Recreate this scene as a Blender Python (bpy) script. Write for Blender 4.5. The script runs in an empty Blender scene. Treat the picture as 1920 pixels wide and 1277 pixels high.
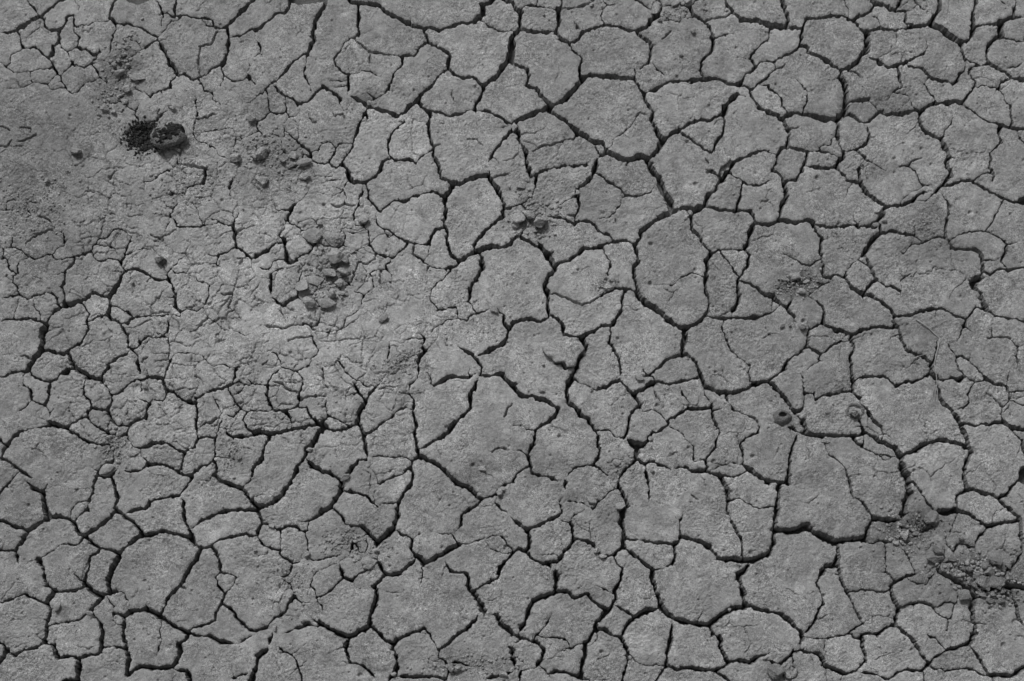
import bpy, bmesh, math, random
import numpy as np
# ---------------------------------------------------------------- camera, sky, sun, exposure
SC = bpy.context.scene; COL = SC.collection
PXM = 0.00125                      # metres of ground per photo pixel
LENS, TILT, DIST = 50.0, math.radians(17), 3.333
CAM = (0.0, -DIST * math.sin(TILT), DIST * math.cos(TILT))
cd = bpy.data.cameras.new('camera'); cam = bpy.data.objects.new('camera', cd); COL.objects.link(cam)
cd.lens = LENS; cd.sensor_width = 36; cd.sensor_fit = 'HORIZONTAL'; cd.clip_start = 0.05; cd.clip_end = 500
cam.location = CAM; cam.rotation_euler = (TILT, 0, 0); SC.camera = cam
SUN_EL, SUN_AZ = math.radians(45), math.radians(-22)      # azimuth measured from the top of the picture
wd = bpy.data.worlds.new('World'); SC.world = wd; wd.use_nodes = True
nt = wd.node_tree; bg = nt.nodes['Background']
sky = nt.nodes.new('ShaderNodeTexSky'); sky.sky_type = 'NISHITA'; sky.sun_disc = False
sky.sun_elevation = SUN_EL; sky.sun_rotation = SUN_AZ; sky.dust_density = 4; sky.air_density = 1.5
bw = nt.nodes.new('ShaderNodeRGBToBW')
nt.links.new(sky.outputs[0], bw.inputs[0]); nt.links.new(bw.outputs[0], bg.inputs[0]); bg.inputs[1].default_value = 0.085
sl = bpy.data.lights.new('sun', 'SUN'); sl.energy = 2.9; sl.angle = math.radians(12); sl.color = (1, 1, 1)
so = bpy.data.objects.new('sun', sl); COL.objects.link(so)
so.rotation_euler = (math.radians(90) - SUN_EL, 0, math.radians(180) - SUN_AZ)
SC.view_settings.view_transform = 'Standard'; SC.view_settings.look = 'None'; SC.view_settings.gamma = 1
SC.view_settings.use_curve_mapping = False; SC.view_settings.exposure = -0.18
SC.cycles.max_bounces = 4; SC.cycles.diffuse_bounces = 3
rng = random.Random(4)

# ---------------------------------------------------------------- materials
def mud(name, base, var=1.0, bump=1.0, dark_specks=True, tone=False):
    m = bpy.data.materials.new(name); m.use_nodes = True; t = m.node_tree; N = t.nodes; L = t.links
    p = N['Principled BSDF']; p.inputs['Roughness'].default_value = 0.95; p.inputs['Specular IOR Level'].default_value = 0.15
    geo = N.new('ShaderNodeNewGeometry')
    def noise(scale, det=4, rough=0.6, dist=0.0):
        n = N.new('ShaderNodeTexNoise'); n.inputs['Scale'].default_value = scale; n.inputs['Detail'].default_value = det
        n.inputs['Roughness'].default_value = rough; n.inputs['Distortion'].default_value = dist; L.new(geo.outputs['Position'], n.inputs['Vector']); return n.outputs['Fac']
    def mr(src, a, b, c, d):
        n = N.new('ShaderNodeMapRange'); L.new(src, n.inputs[0])
        for k, v in enumerate((a, b, c, d)): n.inputs[k + 1].default_value = v
        return n.outputs[0]
    def mul(a, b):
        n = N.new('ShaderNodeMath'); n.operation = 'MULTIPLY'; L.new(a, n.inputs[0]); L.new(b, n.inputs[1]); return n.outputs[0]
    v = mr(noise(5, 3, 0.6), 0.3, 0.7, 1 - 0.10 * var, 1 + 0.10 * var)
    v = mul(v, mr(noise(26, 6, 0.72, 0.6), 0.32, 0.68, 1 - 0.26 * var, 1 + 0.28 * var))
    gate = mr(noise(11, 4, 0.65, 0.4), 0.40, 0.62, 0.35, 1.25)
    def gated(x):
        q = N.new('ShaderNodeMath'); q.operation = 'SUBTRACT'; L.new(x, q.inputs[0]); q.inputs[1].default_value = 1
        r = mul(q.outputs[0], gate); z = N.new('ShaderNodeMath'); z.operation = 'ADD'; L.new(r, z.inputs[0]); z.inputs[1].default_value = 1
        return z.outputs[0]
    v = mul(v, gated(mr(noise(140, 5, 0.8), 0.3, 0.7, 1 - 0.5 * var, 1 + 0.5 * var)))
    v = mul(v, gated(mr(noise(620, 2, 0.6), 0.3, 0.7, 1 - 0.65 * var, 1 + 0.65 * var)))
    if dark_specks:
        v = mul(v, mr(noise(270, 2, 0.5), 0.27, 0.36, 0.45, 1.0))
        v = mul(v, mr(noise(330, 1, 0.5), 0.70, 0.76, 1.0, 1.6))
    if tone:
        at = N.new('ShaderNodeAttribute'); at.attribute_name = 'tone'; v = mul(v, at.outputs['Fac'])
    b = N.new('ShaderNodeMath'); b.operation = 'MULTIPLY'; L.new(v, b.inputs[0]); b.inputs[1].default_value = base
    cc = N.new('ShaderNodeCombineColor')
    for k in range(3): L.new(b.outputs[0], cc.inputs[k])
    L.new(cc.outputs[0], p.inputs['Base Color'])
    bp = N.new('ShaderNodeBump'); bp.inputs['Strength'].default_value = 0.9 * bump; bp.inputs['Distance'].default_value = 0.0025
    a = N.new('ShaderNodeMath'); a.operation = 'ADD'; L.new(noise(430, 4, 0.75), a.inputs[0]); L.new(noise(900, 2, 0.6), a.inputs[1])
    L.new(a.outputs[0], bp.inputs['Height']); L.new(bp.outputs[0], p.inputs['Normal'])
    return m
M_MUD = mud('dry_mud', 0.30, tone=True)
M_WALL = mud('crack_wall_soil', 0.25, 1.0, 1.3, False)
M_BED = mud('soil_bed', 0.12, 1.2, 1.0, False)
M_CLOD = mud('clod_soil', 0.35, 0.9, 1.2)
M_FLAKE = mud('flake_soil', 0.36, 1.0, 1.2)
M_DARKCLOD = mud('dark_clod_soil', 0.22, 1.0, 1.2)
M_STONE = mud('stone_rim', 0.24, 1.3, 1.3)
M_CHAR = mud('charred', 0.045, 2.2, 1.6)
M_MOUND = mud('mound_soil', 0.19, 1.2, 1.3)
M_PALE = mud('pale_pebble', 0.33, 1.0, 1.3)
M_HOLE = mud('hole_soil', 0.03)
M_STRAW = mud('straw', 0.32, 0.5, 0.3, False)
M_PLAIN = mud('plain_mud', 0.28)
def plain_cracks(m):
    t = m.node_tree; N = t.nodes; L = t.links; p = N['Principled BSDF']
    geo = N.new('ShaderNodeNewGeometry'); nz = N.new('ShaderNodeTexNoise'); nz.inputs['Scale'].default_value = 9
    L.new(geo.outputs['Position'], nz.inputs['Vector'])
    mx = N.new('ShaderNodeMix'); mx.data_type = 'VECTOR'; mx.inputs[0].default_value = 0.08
    L.new(geo.outputs['Position'], mx.inputs[4]); L.new(nz.outputs['Color'], mx.inputs[5])
    v = N.new('ShaderNodeTexVoronoi'); v.feature = 'DISTANCE_TO_EDGE'; v.inputs['Scale'].default_value = 6.5; L.new(mx.outputs[1], v.inputs['Vector'])
    r = N.new('ShaderNodeMapRange'); L.new(v.outputs['Distance'], r.inputs[0]); r.inputs[1].default_value = 0.015; r.inputs[2].default_value = 0.035; r.inputs[3].default_value = 0.12; r.inputs[4].default_value = 1
    old = p.inputs['Base Color'].links[0].from_socket
    m2 = N.new('ShaderNodeMix'); m2.data_type = 'RGBA'; m2.blend_type = 'MULTIPLY'; m2.inputs[0].default_value = 1
    L.new(old, m2.inputs[6]); L.new(r.outputs[0], m2.inputs[7]); L.new(m2.outputs[2], p.inputs['Base Color'])
plain_cracks(M_PLAIN)

# ---------------------------------------------------------------- what lies where (photo pixels on the ground plane)
LANDMARKS = [('the charred stone', 318, 258), ('the burrow mound', 1467, 783), ('the pebble in its mud ring', 1600, 772), ('the dry grass stalk', 1755, 680),
 ('the lone round pebble', 302, 490), ('the heap of clods left of centre', 615, 515), ('the rubble in the lower right corner', 1850, 1085),
 ('the star-shaped flake', 1345, 305), ('the curled flake right of centre', 1050, 662), ('the row of clods above centre', 1000, 415),
 ('the rubble at the upper left', 225, 140), ('the dark lump on the right', 1495, 535), ('the crumbled hollow below centre left', 655, 1020)]
# centre x, y, radii, angle, amount
ROUGH = [(225, 130, 34, 75, 0.35, 1.0), (255, 230, 60, 30, 0.2, 0.6), (515, 290, 62, 40, 0.5, 1.0), (350, 345, 60, 25, -0.5, 0.9), (60, 370, 75, 60, 0.2, 0.7), (200, 400, 60, 30, 0.6, 0.6),
 (612, 510, 42, 62, 0.2, 1.0), (590, 345, 20, 12, -0.6, 0.8), (600, 440, 30, 22, 0, 0.9), (990, 395, 34, 34, 0.6, 1.0), (960, 325, 22, 20, 0, 0.6), (655, 1010, 42, 24, -0.4, 0.8), (540, 1095, 30, 30, 0, 0.6),
 (745, 685, 60, 20, -0.6, 0.8), (210, 820, 22, 40, 0.1, 1.0), (360, 1230, 10, 12, 0, 0.3), (1135, 535, 28, 20, -0.6, 0.8), (1495, 530, 34, 18, -0.3, 1.0), (1745, 415, 26, 34, 0.1, 0.8),
 (1695, 985, 38, 36, 0.2, 1.0), (1840, 1080, 58, 38, 0.35, 1.1), (1475, 1265, 26, 20, 0, 0.9), (1270, 22, 45, 16, 0.1, 0.7), (1165, 875, 40, 22, -0.3, 0.8), (1060, 940, 34, 20, 0.2, 0.7), (880, 1240, 60, 20, -0.2, 0.8),
 (1830, 105, 22, 32, 0.1, 0.8), (1660, 190, 30, 14, -0.2, 0.5), (400, 900, 30, 26, 0, 0.6), (430, 830, 24, 40, 0, 0.8), (1520, 255, 26, 14, 0, 0.5), (340, 500, 26, 22, 0, 0.4), (80, 520, 40, 30, 0, 0.6), (850, 930, 60, 25, 0.3, 0.5), (210, 1105, 16, 10, 0, 0.8), (490, 1180, 18, 14, 0, 0.8), (120, 860, 20, 14, 0, 0.2), (740, 170, 40, 14, 0.1, 0.8), (520, 180, 34, 26, 0, 0.5), (500, 340, 50, 40, 0, 0.5), (1770, 640, 30, 12, 0, 0.4)]
# blotches of colour; the first mixes pale dust with painted centre brightness: x, y, radii, angle, amount
STAINS_AND_LIGHT = [(640, 500, 420, 260, 0.2, .13), (560, 540, 330, 210, 0.3, .04), (700, 640, 300, 180, 0.1, .08), (850, 300, 160, 120, 0, .08), (470, 600, 260, 160, 0, .05), (60, 220, 150, 60, 0.1, -.22), (90, 350, 130, 70, 0.2, -.2), (215, 140, 40, 80, 0.3, -.25), (500, 345, 60, 40, 0, -.2), (520, 290, 60, 35, .4, -.15),
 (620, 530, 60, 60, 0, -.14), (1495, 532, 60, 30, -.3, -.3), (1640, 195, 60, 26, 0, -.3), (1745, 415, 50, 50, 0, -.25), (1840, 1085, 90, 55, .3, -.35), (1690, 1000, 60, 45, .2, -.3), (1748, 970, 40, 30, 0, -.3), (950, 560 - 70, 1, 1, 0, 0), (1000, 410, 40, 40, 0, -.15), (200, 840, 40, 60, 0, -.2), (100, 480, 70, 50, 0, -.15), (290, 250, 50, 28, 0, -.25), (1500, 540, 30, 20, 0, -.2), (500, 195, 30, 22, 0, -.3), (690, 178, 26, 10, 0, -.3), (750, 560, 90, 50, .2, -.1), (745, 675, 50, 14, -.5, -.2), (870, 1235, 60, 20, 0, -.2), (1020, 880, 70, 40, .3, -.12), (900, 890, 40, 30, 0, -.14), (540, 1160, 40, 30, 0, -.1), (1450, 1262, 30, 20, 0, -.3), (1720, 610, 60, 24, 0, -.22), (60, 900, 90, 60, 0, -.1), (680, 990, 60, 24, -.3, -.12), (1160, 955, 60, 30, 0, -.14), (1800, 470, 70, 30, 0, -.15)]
PITS = [(266, 262, 26, -9), (280, 240, 14, -5), (262, 92, 8, -1), (607, 384, 3.2, -5), (725, 470, 3, -4), (1049, 819, 3.8, -5), (940, 739, 4, -2), (255, 729, 8, -5), (1668, 184, 6, -3), (45, 1133, 4, -2.5), (1904, 1167, 6, -5), (1882, 1210, 5, -5), (1856, 1142, 4, -4), (1780, 300, 4, -2), (1823, 403, 6, 3), (1362, 1001, 2.5, -3), (1331, 690, 2.5, -3), (1365, 700, 4, -2), (370, 230, 10, 2), (545, 662, 4, -4), (1325, 270, 5, 2), (1640, 67, 5, -2), (620, 178, 6, -2), (565, 401, 5, -3)]
# clods: x, y, radius x, radius y, angle, height ratio
CLODS = [(226, 138, 10, 9, 0, .8), (241, 169, 11, 7, 0.1, .7), (195, 206, 8, 7, 0, .8), (186, 215, 5, 4, 0, .8), (325, 204, 7, 6, 0, .8), (319, 199, 5, 4, 0, .8), (214, 123, 5, 5, 0, .8), (221, 114, 6, 5, .4, .8), (232, 104, 6, 5, 0, .8), (239, 88, 8, 5, 0, .6), (207, 116, 5, 4, 0, .8), (240, 123, 5, 5, 0, .8), (234, 190, 9, 6, .4, .5), (258, 145, 16, 10, .2, .4), (213, 211, 5, 5, 0, .8),
 (142, 287, 12, 8, -.2, .8), (443, 298, 12, 9, 0, .8), (472, 222, 9, 9, 0, .8), (489, 290, 12, 11, 0, .8), (478, 296, 7, 7, 0, .8), (499, 282, 7, 6, 0, .8), (570, 306, 15, 8, -.3, .7), (552, 292, 12, 9, 0, .5), (530, 300, 7, 6, 0, .8), (545, 312, 8, 5, 0, .8), (573, 333, 12, 7, -.2, .6), (493, 341, 14, 11, 0, .5), (89, 341, 5, 6, 0, .8), (335, 283, 7, 6, 0, .7, 'd'),
 (633, 484, 16, 15, 0, .75), (645, 486, 9, 10, 0, .7), (620, 513, 13, 10, .5, .85), (643, 511, 9, 8, 0, .8), (637, 534, 10, 8, .6, .75), (625, 553, 8, 8, .3, .8), (574, 562, 8, 5, -.1, .8), (581, 571, 13, 10, .3, .7), (613, 570, 15, 11, .3, .55), (638, 553, 4, 3.5, 0, .9), (644, 551, 4.2, 4, 0, .9), (650, 552, 3.4, 3, 0, .9), (641, 559, 3, 3, 0, .9), (632, 557, 3, 3, 0, .9), (648, 546, 3, 3, 0, .9),
 (600, 418, 6, 5, 0, .8), (680, 412, 12, 9, 0, .6), (592, 443, 20, 15, .1, .4), (628, 446, 20, 16, .3, .35), (590, 528, 18, 10, 0, .35), (570, 540, 14, 12, .1, .5), (720, 597, 10, 7, -.3, .7),
 (975, 351, 10, 4.5, -.1, .8), (992, 408, 10, 10, .3, .8), (1012, 423, 12, 12, .2, .8), (1021, 411, 6, 9, 0, .8), (972, 414, 14, 12, .2, .6), (1003, 434, 6, 4, 0, .8), (985, 400, 6, 5, 0, .8), (965, 424, 8, 6, 0, .7), (1034, 470, 6, 5, .3, .7), (1082, 361, 4, 5, 0, .8), (1083, 350, 4, 4, 0, .7), (988, 338, 7, 4, 0, .7),
 (1135, 521, 4, 4, 0, .8), (1148, 525, 6, 8, .2, .7), (1129, 536, 5, 4, 0, .7), (1141, 541, 9, 6, .2, .6), (1128, 548, 6, 4, -.5, .7), (1150, 537, 5, 4, 0, .7),
 (1299, 60, 5, 5, 0, .9), (1277, 105, 5, 3.2, -.4, .8), (1237, 39, 5, 4.5, 0, .8), (965, 241, 6, 10, .1, .8), (1268, 8, 10, 7, 0, .5), (1288, 4, 9, 6, 0, .7), (1020, 28, 3, 3, 0, .8), (1230, 18, 8, 10, .3, .4),
 (1502, 613, 8, 6, 0, .8), (1466, 612, 5, 4.5, 0, .8), (1481, 611, 3, 3, 0, .8), (1442, 625, 4, 3.5, 0, .8), (1501, 549, 8, 6, 0, .7), (1657, 413, 6, 4, .2, .7), (1536, 527, 9, 6, .3, .6, 'd'), (1488, 520, 11, 8, 0, .6), (1470, 522, 7, 5, 0, .6), (1648, 395, 10, 6, -.5, .5), (1512, 530, 7, 5, 0, .6),
 (1015, 731, 7, 5, .2, .6), (1197, 708, 9, 6, 0, .75), (1207, 703, 4, 4, 0, .7), (1018, 683, 3, 3, 0, .9), (1220, 823, 4.5, 4, 0, .8), (1157, 867, 7, 6, 0, .4), (1222, 882, 4, 4, 0, .8), (1108, 732, 0.9 * 4, 3.5, 0, .7), (1162, 948, 9, 7, 0, .5), (1108, 938, 10, 6, .3, .5),
 (647, 896, 9, 6, -.3, .8), (580, 843, 6, 3.5, -.2, .8), (576, 1038, 5.5, 5, 0, .9), (580, 845, 4, 3, 0, .8), (706, 1033, 5, 4, 0, .9), (668, 1015, 5, 3, 0, .8), (510, 987, 6, 4, 0, .7), (617, 1012, 7, 3, .1, .7), (635, 1018, 6, 3, .1, .7), (690, 1052, 11, 10, -.3, .35), (843, 1251, 9, 8, 0, .8), (859, 1253, 8, 7, 0, .8), (944, 1264, 7, 5, 0, .7), (738, 1265, 5, 4, 0, .8), (516, 1180, 4, 6, .3, .8), (572, 1160, 10, 7, .3, .4),
 (1119, 1032, 6, 5, 0, .7), (1131, 1044, 8, 4, .2, .8), (1242, 1121, 3, 3.5, 0, .8), (1368, 1143, 3.5, 3, 0, .8), (940, 917, 6, 5, 0, .8), (936, 925, 6, 5, -.2, .8), (905, 878, 0.8 * 8, 5, 0, .3),
 (1757, 1033, 11, 9, 0, .7), (1746, 1051, 13, 7, .1, .7), (1761, 1047, 6, 5, 0, .8), (1865, 1047, 12, 13, 0, .5), (1845, 1060, 7, 8, 0, .8), (1852, 1074, 9, 8, .4, .8), (1863, 1091, 15, 12, .2, .5, 'd'), (1841, 1093, 15, 10, .5, .6, 'd'), (1815, 1067, 6, 5, 0, .8), (1816, 1090, 5, 7, .5, .8), (1825, 1098, 5, 6, 0, .8), (1842, 1116, 7, 6, 0, .8), (1856, 1126, 8, 5, .2, .7, 'd'), (1874, 1127, 7, 6, 0, .8), (1860, 1115, 6, 5, 0, .8, 'd'), (1696, 1004, 9, 9, 0, .6), (1715, 1001, 7, 4, 0, .8), (1747, 973, 15, 12, .2, .5), (1820, 1021, 6, 5, 0, .8), (1808, 1120, 12, 12, 0, .5), (1679, 1019, 6, 5, 0, .8), (1690, 1018, 4, 4, 0, .8), (1784, 1047, 7, 6, 0, .7), (1889, 1062, 6, 5, 0, .8), (1494, 1215, 6, 5, 0, .8), (1454, 1262, 16, 14, .2, .5, 'd'), (1477, 1268, 6, 6, 0, .8), (1488, 1262, 5, 8, .4, .7), (1878, 1108, 6, 5, 0, .8, 'd'), (1830, 1080, 7, 6, 0, .7, 'd'), (1800, 1012, 6, 4, 0, .7),
 (206, 822, 6, 5, 0, .8), (213, 812, 6, 4, 0, .8), (222, 790, 8, 7, .3, .5), (204, 880, 14, 9, -.5, .4), (248, 850, 10, 6, .2, .4), (265, 706, 8, 5, 0, .6), (272, 728, 5, 5, 0, .6, 'd'), (235, 770, 5, 7, .2, .6), (168, 1150, 6, 4, 0, .7), (107, 1139, 7, 7, 0, .6), (448, 855, 5, 6, 0, .6), (1110, 10, 5, 5, 0, .6), (478, 1030, 4, 4, 0, .7), (1548, 700 + 127, 8, 4, 0, .5), (830, 230, 0.5 * 8, 4, 0, .4)]
FLAKES = [([(1320, 296), (1331, 294), (1339, 284), (1347, 293), (1352, 281), (1371, 297), (1361, 309), (1351, 316), (1346, 329), (1337, 319), (1321, 319), (1330, 306)], 3.5, 2.4, 'pale star-shaped flake in the upper right quarter'),
 ([(1014, 652), (1038, 640), (1062, 643), (1086, 642), (1096, 656), (1085, 668), (1078, 688), (1064, 690), (1057, 681), (1042, 682), (1034, 674), (1024, 668)], 4.5, 4.2, 'curled tongue-shaped flake standing over the crack right of centre'),
 ([(914, 566), (930, 574), (934, 588), (920, 584)], 3.0, 1.5, 'narrow flake hanging into the crack at the centre'),
 ([(683, 1050), (700, 1048), (708, 1052), (694, 1068), (681, 1066)], 3.0, 0.8, 'smooth flat chip wedged in the crack left of the deep V crack')]
CRUMBS = [(960, 640, 999, 999, 0, 5200, 0.5, 2.1), (225, 140, 30, 80, .3, 420, .8, 4.5), (515, 290, 70, 45, .5, 380, .8, 4), (612, 520, 45, 65, .2, 520, .8, 4), (1000, 410, 40, 40, .6, 320, .8, 4.5), (745, 690, 70, 20, -.6, 350, .7, 3.2), (1840, 1085, 60, 36, .35, 620, .8, 5),
 (1695, 1000, 45, 30, .2, 260, .8, 4), (1495, 535, 50, 22, -.3, 260, .7, 3.5), (1135, 535, 22, 16, -.6, 120, .8, 3.5), (210, 830, 20, 45, .1, 260, .8, 4), (655, 1020, 55, 25, .1, 260, .7, 3.5), (1165, 880, 40, 25, -.3, 160, .7, 3), (60, 380, 90, 60, 0, 500, .7, 3), (350, 350, 80, 35, -.4, 350, .7, 3.2), (880, 1245, 60, 18, 0, 200, .7, 3.5), (1270, 20, 40, 18, 0, 140, .7, 3.5), (850, 520, 70, 90, 0, 350, .5, 2), (440, 850, 40, 60, 0, 240, .7, 3), (1745, 420, 25, 35, 0, 130, .6, 3), (540, 1080, 40, 40, 0, 160, .7, 3.5), (870, 600, 60, 40, 0, 200, .5, 2)]
CHAR = [(1850, 1092, 50, 22, .35, 420, .8, 3.4), (1730, 985, 30, 14, .2, 90, .7, 2.6), (1490, 530, 30, 10, -.3, 110, .6, 2.4), (264, 258, 24, 20, .7, 900, 1.0, 4.2), (282, 236, 16, 8, .2, 220, .8, 3), (1870, 1100, 24, 12, .3, 120, .8, 3.5)]
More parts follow.
